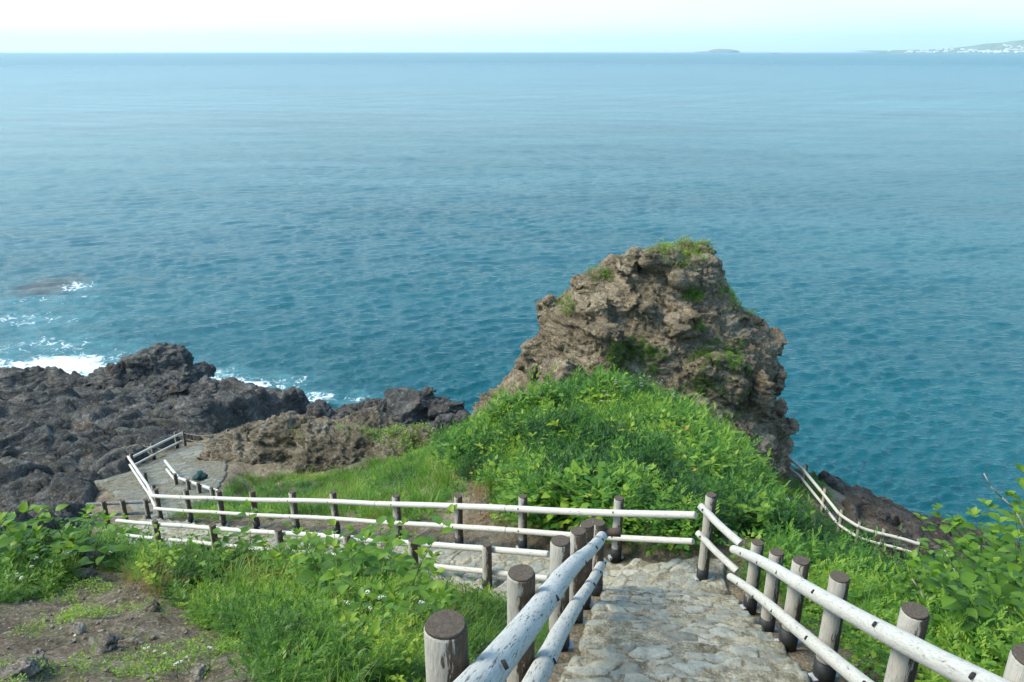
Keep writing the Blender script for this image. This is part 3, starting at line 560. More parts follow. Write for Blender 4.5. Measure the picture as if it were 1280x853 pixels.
def fence(name, label, tops, posts, side, spacing=.42, rrad=.058, prad=.076, above=.17, ground=.86, lower=True, rmat='rail', pmat='post', base=True, seed=0, foot=.1, joints=True, group=None, lowofs=None, rail_cat='fence'):
    """tops: rail polyline (3D axis of the upper rail). posts: list of (segment, t). side: +1 / -1 which side the posts stand"""
    o0 = np.array(tops[0]); root = empty(name, (o0[0], o0[1], o0[2] - ground)); tag(root, label, rail_cat, group); inv = Vector(root.location)
    def rl(p): return Vector(p) - inv
    for i in range(len(tops) - 1):
        a, b = np.array(tops[i], float), np.array(tops[i + 1], float); ax = b - a; L_ = np.linalg.norm(ax); hx = np.array([ax[0], ax[1], 0]); hx /= np.linalg.norm(hx)
        for lev in range(2 if lower else 1):
            dz = -spacing * lev; rr = rrad * (1 if lev == 0 else .88)
            nlog = max(1, int(round(L_ / 3.4))) ; 
            for k in range(nlog):
                p0 = a + ax * (k / nlog); p1 = a + ax * ((k + 1) / nlog); p0 = p0 + [0, 0, dz]; p1 = p1 + [0, 0, dz]
                rd0, rd1 = (rr * 1.05, rr * .95) if k % 2 else (rr * .97, rr * 1.04)
                lv_ = Vector(p1 - p0); le = lv_.length; ro = bm_obj('rail', cyl((0, 0, 0), (le - .004, 0, 0), rd0, rd1, 16, 9, .014, random.Random(seed + k + i).uniform(-.03, .03), seed + 17 * k + i), M[rmat], root)
                ro.location = rl(p0); ro.rotation_euler = lv_.to_track_quat('X', 'Z').to_euler()
                if joints:
                    for (sg, t) in posts:
                        s_ = t * nlog - k
                        if sg == i and 0.0 <= s_ <= 1.0:
                            bo = bm_obj('bolt', cyl((0, 0, 0), (0, side * .012, .008), .019, .016, 8, 2), M['bolt'], ro); bo.scale = (.36, 1, .95); bo.location = (s_ * le * .985 + .007, side * rr * .9, rr * .36)
    for q, (sg, t) in enumerate(posts):
        a, b = np.array(tops[sg], float), np.array(tops[sg + 1], float); p = a + (b - a) * t; ax = b - a; nh = np.array([ax[1], -ax[0], 0]); nh /= np.linalg.norm(nh)
        p = p + nh * side * (rrad + prad * .86); r_ = random.Random(seed * 31 + q)
        tz = p[2] + above + r_.uniform(-.025, .025); gz = float(ground_z(np.array([p[0]]), np.array([p[1]]))[0]) + .05; hh = min(1.5, max(.75, tz - gz))
        post(root, rl((p[0], p[1], tz)), hh, prad * r_.uniform(.95, 1.06), seed * 100 + q, base, pmat, foot)
    return root
def tx(a, b, px):
    """parameter on the 3D segment a-b that shows at image column px"""
    a, b = np.array(a), np.array(b); lo, hi = -.3, 1.3; pa = proj(a)[0]; pb = proj(b)[0]
    for _ in range(40):
        m = (lo + hi) / 2; v = proj(a + (b - a) * m)[0]
        if (v < px) == (pa < pb): lo = m
        else: hi = m
    return (lo + hi) / 2
LA, LB = at(594, 853, 2.4), at(755, 667, 9.6); LA0 = LA + (LA - LB) * .16
def ty(a, b, Y): return (Y - a[1]) / (b[1] - a[1])
fence('log_fence', 'chipped white log fence on the left of the stone stairs', [LA0, LB], [(0, ty(LA0, LB, y)) for y in (2.02, 3.3, 4.95, 6.1, 7.0, 7.85)], -1, rmat='rail_worn', seed=1, prad=.078, rrad=.062, above=.19)
e = empty('fence_post', tuple(at(744, 744, 9.55) + [0, 0, 0])); tag(e, 'broken end post with a rail stub where stair fence meets landing', 'post')
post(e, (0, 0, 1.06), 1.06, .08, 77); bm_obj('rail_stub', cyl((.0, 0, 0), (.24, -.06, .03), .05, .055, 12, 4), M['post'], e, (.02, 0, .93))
RA, RB, RC, RD = at(875, 632, 10.2), at(926, 680, 9.75), at(917, 687, 9.8), at(1193, 833, 3.4); RD1 = RD + (RD - RC) * .12
fence('log_fence', 'white log fence descending along the right edge of the stairs', [RC, RD1], [(0, tx(RC, RD1, x)) for x in (932, 954, 980, 1026, 1108, 1240)], -1, seed=2, prad=.076, rrad=.056, above=.18)
fence('log_fence', 'short white log fence joining stairs fence to landing corner post', [RA, RB], [(0, .1)], -1, seed=3, prad=.074, rrad=.05, above=.16)
def Bp(t, s=0, dz=0): q = B0 + U * t + NRM * s; return np.array([q[0], q[1], CAMZ - 5.77 - .372 * t + dz])
BA, BE = at(870, 644, 10.3), at(190, 620, 22)
fence('log_fence', 'long white log fence behind the descending path below the mound', [BA, BE], [(0, tx(BA, BE, x)) for x in (768, 648, 567, 490, 412, 361, 311, 269, 228, 190)], 1, seed=4, rrad=.052, prad=.074, spacing=.42, above=.16)
FA, FE = at(686, 693, 11), Bp(15.3, 1.5)
fence('log_fence', 'white log fence on the near side of the descending path', [FA, FE], [(0, tx(FA, FE, x)) for x in (614, 522, 440, 355, 272, 200)], -1, seed=5, rrad=.05, prad=.074, above=.15, rmat='rail')
c1 = [at(226, 542, 39.5), at(163, 573, 35)]
fence('log_fence', 'small white fence along the seaward edge of shore landing', c1, [(0, .07), (0, .55)], 1, seed=6, base=True, ground=.9, foot=.6)
c2 = [at(160, 571, 34.8), at(184, 606, 30), at(192, 622, 27.5)]
fence('log_fence', 'white fence from the landing corner down toward the long fence', c2, [(0, .04), (0, .75), (1, .45)], -1, seed=7, ground=.9, foot=.6)
c3 = [at(206, 576, 33.5), at(224, 598, 31), at(278, 616, 28)]
fence('log_fence', 'bent white fence between the outcrop and the shore landing', c3, [(0, .95), (1, .3), (1, .55), (1, .85)], 1, seed=8, ground=.9, foot=.6)
c4 = [at(108, 631, 25), at(188, 627, 25)]
fence('log_fence', 'grey unpainted fence behind the leafy plants on the left', c4, [(0, .3), (0, .6), (0, .95)], 1, seed=9, rmat='rail_grey', ground=.9, foot=.6)
c5 = [at(979, 567.5, 33), at(1003, 586, 31.5), at(1027, 615, 30), at(1049, 643, 28.5), at(1074, 659, 27.8), at(1104, 668, 27.5), at(1150, 681, 27)]
fence('log_fence', 'white clifftop fence running down right of the sea stack', c5, [(0, .02), (1, .02), (2, .02), (3, .02), (4, .02), (5, .02), (5, .98)], -1, seed=10, ground=.9, foot=.8, above=.18, base=False)
# rope fence
def rope(name, a, b, sag, parent, org):
    n = 14; bm = None; pts = [np.array(a) + (np.array(b) - a) * t - [0, 0, sag * 4 * t * (1 - t)] for t in np.linspace(0, 1, n)]
    out_ = bmesh.new()
    for k in range(n - 1):
        c = cyl(pts[k] - org, pts[k + 1] - org, .028, .028, 6, 2); tmp = bpy.data.meshes.new('t'); c.to_mesh(tmp); c.free(); out_.from_mesh(tmp); bpy.data.meshes.remove(tmp)
    bm_obj(name, out_, M['rope'], parent)
r0, r1, r2 = at(229, 541, 39.4), at(285, 539, 37), at(322, 532, 36)
er = empty('rope_fence', tuple(r0 - [0, 0, .9])); tag(er, 'sagging rope fence with short wooden posts above the shore landing', 'fence'); org = r0 - [0, 0, .9]
for i, p in enumerate((r0, r1)): post(er, tuple(p - org + [0, 0, .1]), 1.0, .075, 300 + i, False, 'post', .5)
rope('rope', r0, r1, .22, er, org); rope('rope', r1, r2, .1, er, org); rope('rope', r0 - [0, 0, .35], r1 - [0, 0, .4], .2, er, org)
# bundle of net by the outcrop
rock('net_bundle', [hull_chunk(at(252, 594, 31.5), (.33, .26, .22), 9), hull_chunk(at(246, 597, 31.3), (.24, .25, .16), 8)], .05, M['net'], 'dark green bundle of net lying at the foot of the outcrop', amp=(.05, .06, .04), fr=(1.5, 3, 8), seed=9, blocky=.05, kind_='net')

# ------------------------------------------------------------------ foliage templates (x,y,z verts, quads, tint)
def blade(Ln, wd, lean, az, curve=1., rows=4, base=(0, 0, 0), droop=0., fold=.0, t0=.5):
    """grass blade / strap leaf as a ribbon"""
    V = []; d = np.array([math.cos(az), math.sin(az), 0]); s = np.array([-d[1], d[0], 0]); p = np.array(base, float); ang = lean
    for k in range(rows + 1):
        t = k / rows; w_ = wd * (1 - t ** 1.6) * .5 + wd * .02
        V += [p - s * w_, p + s * w_]; ang = lean + curve * t; p = p + (d * math.sin(ang) + np.array([0, 0, math.cos(ang)])) * Ln / rows
    F = [(2 * k, 2 * k + 1, 2 * k + 3, 2 * k + 2) for k in range(rows)]; return V, F
def leafq(Ln, wd, base, az, pitch, roll=0., curl=.5, rows=3):
    """ovate leaf, folded along the midrib: 3 columns"""
    d = np.array([math.cos(az) * math.cos(pitch), math.sin(az) * math.cos(pitch), math.sin(pitch)]); s = np.array([-math.sin(az), math.cos(az), 0]); u = np.cross(d, s); s = s * math.cos(roll) + u * math.sin(roll); u = np.cross(d, s)
    if u[2] < 0: u = -u
    V = []; prof = [.0, .85, 1., .62, 0.] if rows == 4 else [0, 1., .72, 0]
    for k in range(rows + 1):
        t = k / rows; w_ = wd * .5 * prof[k]; c = np.array(base) + d * Ln * t - u * Ln * curl * t * t * .5
        V += [c - s * w_ + u * w_ * .28, c, c + s * w_ + u * w_ * .28]
    F = []
    for k in range(rows): F += [(3 * k, 3 * k + 1, 3 * k + 4, 3 * k + 3), (3 * k + 1, 3 * k + 2, 3 * k + 5, 3 * k + 4)]
    return V, F
class T:
    def __init__(s): s.V = []; s.F = []; s.t = []
    def add(s, vf, tint): 
        o = len(s.V); V, F = vf; s.V += [tuple(v) for v in V]; s.F += [tuple(i + o for i in f) for f in F]; s.t += [tint] * len(V)
    def arr(s): return np.array(s.V, float), np.array(s.F, int), np.array(s.t)
def t_grass(seed, n=16, Ln=.4, wd=.012, spread=.12, curve=1.2, tlo=.2, thi=.8):
    r = random.Random(seed); t = T()
    for k in range(n):
        az = r.uniform(0, 6.28); rr = spread * math.sqrt(r.random()); b = (rr * math.cos(az), rr * math.sin(az), -.03)
        t.add(blade(Ln * r.uniform(.55, 1.1), wd * r.uniform(.7, 1.2), r.uniform(.02, .35), az + r.uniform(-.8, .8), curve * r.uniform(.3, 1.2), 4, b), r.uniform(tlo, thi))
    return t.arr()
def t_mug(seed, h=.45, stems=4, spread=.14, leafs=11, ll=.1, tlo=.1, thi=.8, nlet=7):
    """feathery upright herb: stems with pinnate leaves"""
    r = random.Random(seed); t = T()
    for s in range(stems):
        az = r.uniform(0, 6.28); rr = spread * math.sqrt(r.random()); b = np.array([rr * math.cos(az), rr * math.sin(az), -.02]); hh = h * r.uniform(.65, 1.1); ln = np.array([r.uniform(-.2, .2), r.uniform(-.2, .2), 1]); 
        t.add(blade(hh, .008, r.uniform(0, .15), az, .2, 2, b), .3)
        for k in range(leafs):
            f = (k + 1) / leafs; p = b + ln * hh * f; la = k * 2.4 + r.uniform(-.4, .4); L1 = ll * (1.25 - .65 * f) * r.uniform(.7, 1.2); pt = .1 + .9 * f * f; d = np.array([math.cos(la) * math.cos(pt), math.sin(la) * math.cos(pt), math.sin(pt)])
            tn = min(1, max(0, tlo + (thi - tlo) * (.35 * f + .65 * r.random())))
            for q in range(nlet):
                u = (q + 1) / nlet; pp = p + d * L1 * u; sd = 1 if q % 2 else -1; a2 = la + sd * r.uniform(.5, .95) if q < nlet - 1 else la
                l2 = L1 * .5 * (1.15 - .5 * u); dd = np.array([math.cos(a2) * math.cos(pt), math.sin(a2) * math.cos(pt), math.sin(pt) - .25 * u]); s2 = np.array([-math.sin(a2), math.cos(a2), .1]) * l2 * .17
                t.add(([pp, pp + dd * l2 * .5 + s2, pp + dd * l2, pp + dd * l2 * .5 - s2], [(0, 1, 2, 3)]), tn)
    return t.arr()
def t_leafy(seed, h=.35, n=70, spread=.22, ll=.05, tlo=.15, thi=.85, asp=.6):
    """loose leafy herb clump: small oval leaves through a dome"""
    r = random.Random(seed); t = T()
    for k in range(n):
        az = r.uniform(0, 6.28); rr = spread * math.sqrt(r.random()); z = h * r.random() ** .7 * (1 - .5 * (rr / spread) ** 2); p = np.array([rr * math.cos(az), rr * math.sin(az), z]); a2 = az + r.uniform(-1, 1); L1 = ll * r.uniform(.6, 1.3); pt = r.uniform(-.4, .8)
        d = np.array([math.cos(a2) * math.cos(pt), math.sin(a2) * math.cos(pt), math.sin(pt)]); s2 = np.array([-math.sin(a2), math.cos(a2), r.uniform(-.4, .4)]) * L1 * asp * .5
        t.add(([p, p + d * L1 * .45 + s2, p + d * L1, p + d * L1 * .45 - s2], [(0, 1, 2, 3)]), r.uniform(tlo, thi))
    for k in range(6):
        az = r.uniform(0, 6.28); t.add(blade(h * .8, .006, r.uniform(.1, .6), az, .3, 2), .2)
    return t.arr()
def scatter(name, temps, pos, rot, scl, mat, tofs=None, tilt=None, parent=None, kind='stuff', loc=None):
    """merge copies of templates into one mesh (only used for uncountable ground cover)"""
    n = len(pos)
    if n == 0: return None
    which = RNG.integers(0, len(temps), n); VV = []; FF = []; TT = []; off = 0; tofs = np.zeros(n) if tofs is None else tofs
    for w_, (V, F, t) in enumerate(temps):
        ix = np.where(which == w_)[0]
        if len(ix) == 0: continue
        c, s = np.cos(rot[ix])[:, None], np.sin(rot[ix])[:, None]; sc = scl[ix][:, None]
        x = (V[None, :, 0] * c - V[None, :, 1] * s) * sc; y = (V[None, :, 0] * s + V[None, :, 1] * c) * sc; z = V[None, :, 2] * sc + 0 * x
        if tilt is not None: x = x + z * tilt[ix, 0:1]; y = y + z * tilt[ix, 1:2]
        Q = np.stack([x + pos[ix, 0:1], y + pos[ix, 1:2], z + pos[ix, 2:3]], -1).reshape(-1, 3); VV.append(Q)
        FF.append((F[None] + (np.arange(len(ix)) * len(V))[:, None, None]).reshape(-1, 4) + off); off += len(Q); TT.append((t[None] + tofs[ix][:, None]).ravel())
    me = mesh_np(name, np.concatenate(VV), np.concatenate(FF), {'tint': np.clip(np.concatenate(TT), 0, 1)}); o = link(name, me, mat, parent)
    if kind: tag(o, kind=kind)
    return o
# ground cover zones, in image space of the ground point, with world fall-back
def inpoly(px, py, poly):
    ins = np.zeros(px.shape, bool); n = len(poly)
    for k in range(n):
        a = poly[k]; b = poly[(k + 1) % n]; c = ((a[1] > py) != (b[1] > py)) & (px < (b[0] - a[0]) * (py - a[1]) / (b[1] - a[1] + 1e-9) + a[0]); ins ^= c
    return ins
DIRT = [(-400, 1100), (-400, 740), (0, 755), (60, 748), (110, 704), (150, 718), (200, 735), (250, 780), (315, 800), (330, 853), (360, 1100)]
BARE = [(95, 655), (120, 690), (200, 700), (140, 640)]
DRYZ = [(540, 655), (570, 608), (605, 605), (630, 652), (750, 662), (790, 740), (560, 740), (430, 720), (330, 680), (330, 655)]
def samples(n, x0, x1, y0, y1, near_bias=True):
    x = RNG.uniform(x0, x1, n); y = RNG.uniform(y0, y1, n); return x, y
def veg_points(n, box, dmin=.0, lim=None):
    x, y = samples(n, *box); pd = path_dist(x, y); pl = platform_dist(x, y); ok = (pd > .12 + dmin) & (pl > .3)
    x, y = x[ok], y[ok]; z = ground_z(x, y); P = np.stack([x, y, z], 1); px, py, d = proj(P)
    return P, px, py, d
def mkrot(n): return RNG.uniform(0, 6.283, n)
# -- mound beyond the fence
MOUND = [(585, 660), (590, 600), (545, 560), (600, 525), (640, 500), (700, 490), (760, 478), (830, 470), (880, 495), (960, 560), (1010, 590), (1060, 650), (1150, 690), (1290, 700), (1290, 1000), (900, 1000), (900, 700)]
EDGE = [(262, 628), (268, 598), (330, 597), (410, 596), (450, 584), (480, 570), (550, 545), (600, 520), (620, 620), (600, 665), (540, 652), (380, 648), (200, 660)]
mugs = [t_mug(s, .5, 4, .16, 11, .15) for s in range(5)]; mugs2 = [t_mug(s + 20, .62, 3, .12, 12, .10, .3, .9, 6) for s in range(3)]
lfy = [t_leafy(s, .36, 62, .24, .085, .15, .95) for s in range(4)]; grs = [t_grass(s, 18, .42, .013, .15, 1.3) for s in range(5)]; tall = [t_grass(s + 9, 22, .75, .018, .12, 1.7, .25, .85) for s in range(4)]
short = [t_grass(s + 30, 16, .26, .01, .16, 1.0, .3, .9) for s in range(4)]
P, px, py, d = veg_points(13000, (-6, 16, 8, 31)); mk = inpoly(px, py, MOUND) & (path_dist(P[:, 0], P[:, 1]) > .25); P = P[mk]; px = px[mk]; py = py[mk]
dry = inpoly(px, py, DRYZ); patch = fbm(P * [.55, .55, 0], 3, 200); patch2 = fbm(P * [.8, .8, 0] + 40, 3, 210)
edg = 1 - .55 * smooth(945, 985, px) * smooth(600, 560, py * 0 + 560) * (proj(P)[2] > 13.5); lump = 1 + .9 * fbm(P * [.75, .75, 0] + 9, 2, 215)
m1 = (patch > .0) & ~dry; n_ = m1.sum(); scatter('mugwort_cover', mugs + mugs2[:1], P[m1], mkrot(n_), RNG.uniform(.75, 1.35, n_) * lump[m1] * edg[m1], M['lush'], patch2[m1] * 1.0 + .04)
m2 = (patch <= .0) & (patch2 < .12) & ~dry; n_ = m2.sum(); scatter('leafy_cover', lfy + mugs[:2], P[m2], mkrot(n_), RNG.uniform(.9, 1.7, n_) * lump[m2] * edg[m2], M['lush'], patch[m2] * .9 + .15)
m3 = (patch <= .1) & (patch2 >= .05) & ~dry; n_ = m3.sum(); scatter('long_grass', tall + grs, P[m3], mkrot(n_), RNG.uniform(.7, 1.25, n_) * edg[m3], M['grass'], patch[m3] * .3 - .12, np.c_[RNG.normal(.1, .15, n_), RNG.normal(-.1, .15, n_)])
m4 = dry; n_ = m4.sum(); scatter('dry_grass', short, P[m4], mkrot(n_), RNG.uniform(.5, 1.2, n_), M['dry'], None, RNG.normal(0, .7, (n_, 2)))
ms = (patch2 > .05) & ~dry & (RNG.random(len(P)) < .06); n_ = ms.sum(); scatter('dead_stalks', [t_grass(s + 70, 5, .95, .008, .1, .5, .3, 1.) for s in range(3)], P[ms], mkrot(n_), RNG.uniform(.6, 1.1, n_), M['dry'])
ms = ~dry & (RNG.random(len(P)) < .035) & (patch < .15); n_ = ms.sum(); scatter('yellowing_leaves', [t_leafy(s + 70, .6, 14, .2, .09, .55, 1.) for s in range(3)], P[ms], mkrot(n_), RNG.uniform(.8, 1.2, n_), M['lily'])
# grassy slope left of the mound
P, px, py, d = veg_points(16000, (-22, 2, 13, 33)); mk = inpoly(px, py, EDGE) & (~inpoly(px, py, DRYZ) | (RNG.random(len(px)) < .25)); P = P[mk]; n_ = len(P); pt = fbm(P * [.6, .6, 0], 3, 230)
g1 = fbm(P * [.9, .9, 0] + 5, 3, 235) > .02; scatter('slope_grass', short + grs, P[~g1], mkrot((~g1).sum()), RNG.uniform(.6, 1.4, (~g1).sum()), M['grass'], pt[~g1] * .9 - .02, RNG.normal(0, .3, ((~g1).sum(), 2)))
g1 &= RNG.random(n_) < .5; scatter('slope_herbs', lfy[:2] + mugs[:3] + short[:1], P[g1], mkrot(g1.sum()), RNG.uniform(.4, .85, g1.sum()), M['lush'], pt[g1] * .8 + .1)
# foreground left bank
P, px, py, d = veg_points(15000, (-9, 2.2, 1.2, 12), .02); dirt = inpoly(px, py, DIRT); pt = fbm(P * [1.1, 1.1, 0], 3, 240); pt2 = fbm(P * [1.3, 1.3, 0] + 30, 3, 250); prox = path_dist(P[:, 0], P[:, 1]); tp = (P[:, 0] - B0[0]) * U[0] + (P[:, 1] - B0[1]) * U[1]; sp_ = (P[:, 0] - B0[0]) * NRM[0] + (P[:, 1] - B0[1]) * NRM[1]
fg = ~dirt & ~((sp_ < 2.6) & (tp < 6.5)); mug_s = [t_mug(s + 50, .3, 4, .1, 10, .085, .2, .95, 7) for s in range(4)]; lf_s = [t_leafy(s + 50, .18, 60, .14, .035, .3, 1.) for s in range(4)]; gr_s = [t_grass(s + 50, 20, .3, .007, .1, 1.2, .3, .95) for s in range(5)]
small = np.clip(prox / 1.2, .35, 1)
a = fg & ((pt > -.12) | (RNG.random(len(P)) < .4)); n_ = a.sum(); scatter('leafy_cover', mug_s + lf_s[:1], P[a], mkrot(n_), RNG.uniform(.7, 1.3, n_) * small[a], M['broad'], pt2[a] * .7 - .08)
a = fg & (pt <= -.02) & (RNG.random(len(P)) < .55); n_ = a.sum(); scatter('bank_grass', gr_s, P[a], mkrot(n_), RNG.uniform(.6, 1.3, n_) * small[a], M['grass'], pt2[a] * .4 + .08, np.c_[RNG.normal(0, .2, n_), RNG.normal(-.05, .2, n_)])
a = dirt & (pt > .10) & (RNG.random(len(P)) < .4); n_ = a.sum(); scatter('low_weeds', lf_s, P[a], mkrot(n_), RNG.uniform(.25, .6, n_), M['lime'], pt2[a] * .3 - .1)
a = dirt & (RNG.random(len(P)) < .05); n_ = a.sum(); scatter('sparse_grass', gr_s[:2], P[a], mkrot(n_), RNG.uniform(.2, .5, n_), M['grass'])
# rest of the left bank towards the lower path and right-hand slope
P, px, py, d = veg_points(7000, (-34, -1, 9, 27)); mk = (P[:, 1] > 8) & ~((P[:, 0] < -11) & (P[:, 1] > 18.5)) & ~inpoly(px, py, EDGE) & ((P[:, 0] - B0[0]) * NRM[0] + (P[:, 1] - B0[1]) * NRM[1] > 2.0); P = P[mk]; n_ = len(P)
scatter('leafy_cover', lfy + mugs[:2], P, mkrot(n_), RNG.uniform(.8, 1.5, n_), M['lush'], fbm(P * [.6, .6, 0], 3, 260) * .4)
P, px, py, d = veg_points(9000, (2.2, 18, 0, 20)); mk = (P[:, 0] > 2.0 + .165 * P[:, 1]) & ~((P[:, 1] > 8.4) & inpoly(px, py, MOUND)); P = P[mk]; n_ = len(P); prox = path_dist(P[:, 0], P[:, 1]); sm = np.clip(prox / .9, .3, 1.); pt = fbm(P * [.8, .8, 0], 3, 270)
a = pt > -.05; scatter('leafy_cover', mugs + lfy, P[a], mkrot(a.sum()), RNG.uniform(.7, 1.4, a.sum()) * sm[a] * np.where(P[a, 1] > 11, .55, 1), M['lush'], pt[a] * .4 + .15)
a = pt <= -.02; scatter('long_grass', grs + lfy[:1], P[a], mkrot(a.sum()), RNG.uniform(.7, 1.3, a.sum()) * sm[a], M['grass'], pt[a] * .3)
# plants on the stack: grassy tufts on its ledges (top facing surface points)
def on_stack(pxs, pys, rad, n, temps, sc, mat, name, tofs=0., STV=None):
    STV = STV if STV is not None else globals()['STV']; X, Y, D = proj(STV); sel = np.hypot((X - pxs) / 1.4, Y - pys) < rad * 1.15; near = D < (D[sel].min() + 3.5 if sel.any() else 0); idx = np.where(sel & near)[0]
    if len(idx) == 0: return
    ii = RNG.choice(idx, min(int(n * 1.5), len(idx))); return scatter(name, temps, STV[ii] - [0, 0, .05], mkrot(len(ii)), RNG.uniform(.5, 1.1, len(ii)) * sc, mat, np.full(len(ii), tofs))
for q in [(856, 314, 19, 190, .95, 'grass', .2), (820, 316, 8, 40, .8, 'grass', 0), (750, 344, 9, 60, .9, 'grass', -.1), (708, 382, 10, 60, .8, 'grass', .1), (910, 366, 9, 30, .9, 'lush', .2), (865, 370, 8, 25, .8, 'lush', .2), (925, 385, 12, 30, .8, 'grass', .25),
          (900, 445, 20, 60, .62, 'lush', .1), (815, 440, 13, 30, .5, 'lush', .0), (785, 436, 8, 25, .6, 'grass', 0), (790, 450, 22, 60, .7, 'lush', .1), (885, 482, 12, 22, .55, 'lush', .3), (875, 408, 6, 12, .6, 'lush', .3), (945, 398, 6, 12, .5, 'grass', .1), (880, 485, 40, 60, .6, 'lush', 0), (740, 460, 30, 25, .5, 'grass', .1)]:
    on_stack(q[0], q[1], q[2], q[3], (grs + lfy[:2]) if q[5] == 'grass' else (lfy + mugs[:2]), q[4] * 1.0, M[q[5]], 'ledge_grass' if q[5] == 'grass' else 'ledge_plants', q[6])

for q in [(475, 540, 13, 90, 1.10, .1), (505, 540, 12, 80, 1.10, .15), (530, 545, 12, 70, 1.10, .1), (440, 538, 12, 60, 0.77, .3), (365, 545, 14, 50, 0.66, .3), (500, 552, 12, 40, 0.88, .1), (520, 570, 14, 60, 1.10, .1), (400, 600, 14, 30, 1.10, 0), (310, 612, 14, 40, 1.32, 0), (350, 612, 14, 40, 1.32, 0)]:
    on_stack(q[0], q[1], q[2], q[3], short + lfy[:1], q[4], M['grass'], 'ledge_grass', q[5], OCV)

# ------------------------------------------------------------------ individual plants
def ray_ground(px, py):
    d = np.geomspace(1.5, 60, 700); p0 = np.array([0, 0, CAMZ]); v = at(px, py, d=1.) - p0; Pp = p0 + v * d[:, None]
    z = ground_z(Pp[:, 0], Pp[:, 1]); i = np.argmax(Pp[:, 2] < z); return np.array([Pp[i, 0], Pp[i, 1], z[i]])
def tmesh(name, t): V, F, tt = t.arr(); return mesh_np(name, V, F, {'tint': tt})
def broad_plant(seed, h=.7, stems=5, spread=.12, ll=.14, wd=.095, leaves=9, lean=.5, tlo=.15, thi=.85, rows=4, mat='broad'):
    r = random.Random(seed); out_ = []
    for s in range(stems):
        tl = T(); az = s * 6.283 / stems + r.uniform(-.5, .5); rr = spread * math.sqrt(r.random()); p = np.array([rr * math.cos(az), rr * math.sin(az), -.08]); hh = h * r.uniform(.65, 1.1); tilt = r.uniform(.05, lean); pts = [p]
        for k in range(7):
            a = tilt + .05 * k; p = p + np.array([math.sin(a) * math.cos(az), math.sin(a) * math.sin(az), math.cos(a)]) * hh / 7 + np.array([r.uniform(-.006, .006), r.uniform(-.006, .006), 0]); pts.append(p)
        sb = bmesh.new(); rings = []
        for k, q in enumerate(pts): rings.append([sb.verts.new(q + np.array([math.cos(j * 1.2566), math.sin(j * 1.2566), 0]) * .0065 * (1 - .1 * k)) for j in range(5)])
        for a_, b_ in zip(rings, rings[1:]):
            for j in range(5): sb.faces.new((a_[j], a_[(j + 1) % 5], b_[(j + 1) % 5], b_[j]))
        for k in range(leaves):
            f = .25 + .75 * (k + 1) / leaves; i = min(6, int(f * 7 - .001)); fr = f * 7 - i; q = pts[i] + (pts[i + 1] - pts[i]) * fr; la = k * 2.4 + r.uniform(-.5, .5) + s; L1 = ll * (1.15 - .45 * f * f) * r.uniform(.75, 1.15); pit = r.uniform(-.35, .25) + .5 * f * f
            pet = np.array([math.cos(la), math.sin(la), .35]) * L1 * .22; tl.add(leafq(L1, wd / ll * L1, q + pet, la, pit, r.uniform(-.35, .35), r.uniform(.2, .8), rows), min(1, tlo + (thi - tlo) * (.45 * f + .55 * r.random())))
            tl.add(blade(L1 * .3, .005, 1.2, la, 0, 1, q), .3)
        for k in range(3): tl.add(leafq(ll * .55, wd * .5, pts[-1], r.uniform(0, 6.28), r.uniform(.3, 1.1), r.uniform(-.3, .3), .3, rows), thi)
        me_s = bpy.data.meshes.new('stem'); sb.to_mesh(me_s); sb.free(); me_s.materials.append(M['stem']); me_l = tmesh('foliage', tl); me_l.materials.append(M[mat]); out_.append((me_s, me_l))
    return out_
ORD = ['leftmost', 'second from the left', 'third from the left', 'fourth from the left', 'fifth from the left', 'sixth from the left', 'seventh from the left', 'eighth from the left', 'ninth from the left', 'tenth from the left', 'eleventh from the left', 'twelfth from the left', 'thirteenth from the left', 'fourteenth from the left', 'fifteenth from the left']
def relabel(objs, label):
    """repeats in one group are told apart by their order across the view"""
    if len(objs) < 2: return
    for k, o in enumerate(sorted(objs, key=lambda q: q.location.x / max(.5, q.location.y))): o['label'] = label + ', ' + (ORD[k] if k < len(objs) - 1 else 'rightmost')
def make_plants(name, protos, spots, label, cat, group=None, scale=(.85, 1.15), sub='foliage'):
    """first use of a prototype builds the thing and its parts, the rest are copies"""
    built = {}; al = []
    for i, (px, py, sc) in enumerate(spots):
        k = i % len(protos); p = ray_ground(px, py)
        if k not in built:
            o = empty(name)
            for me_s, me_l in protos[k]: st_ = link('stem', me_s, None, o); link(sub, me_l, None, st_)
            built[k] = o
        else: o = copy_tree(built[k])
        o.location = p; s_ = sc * random.uniform(*scale); o.scale = (s_, s_, s_); o.rotation_euler = (0, 0, random.uniform(0, 6.28)); al.append(o)
        tag(o, label if isinstance(label, str) else label[i], cat, group)
    if isinstance(label, str): relabel(al, label)
protL = [broad_plant(s, .75, 6, .16, .17, .12, 9, .65) for s in range(5)]
spotsL = [(px, py, s * 1.3) for px, py, s in [(8, 690, 1.05), (40, 684, 1.1), (75, 684, 1.05), (105, 676, .95), (135, 672, .9), (20, 712, .85), (62, 706, .8), (158, 676, .8), (-20, 700, 1.1), (-60, 720, 1.1), (90, 692, .7), (-30, 740, .8)]]
make_plants('broadleaf_plant', protL, spotsL, 'broadleaf plant in the patch behind the dirt bank', 'plant', 'broadleaf plants in the far left patch')
make_plants('broadleaf_plant', protL[:3], [(255, 700, .85), (285, 694, .95), (312, 690, .85), (232, 694, .7)], 'low broadleaf plant hiding the near path fence', 'plant', 'broadleaf plants before the near fence')
make_plants('broadleaf_plant', protL, [(425, 735, 1.), (455, 755, 1.15), (490, 755, 1.15), (515, 742, .95), (440, 765, 1.), (500, 775, .8), (410, 750, .85), (470, 735, 1.)], 'bright broadleaf plant in the middle leafy clump', 'plant', 'broadleaf plants in the middle clump')
rq = random.Random(21); bank = []
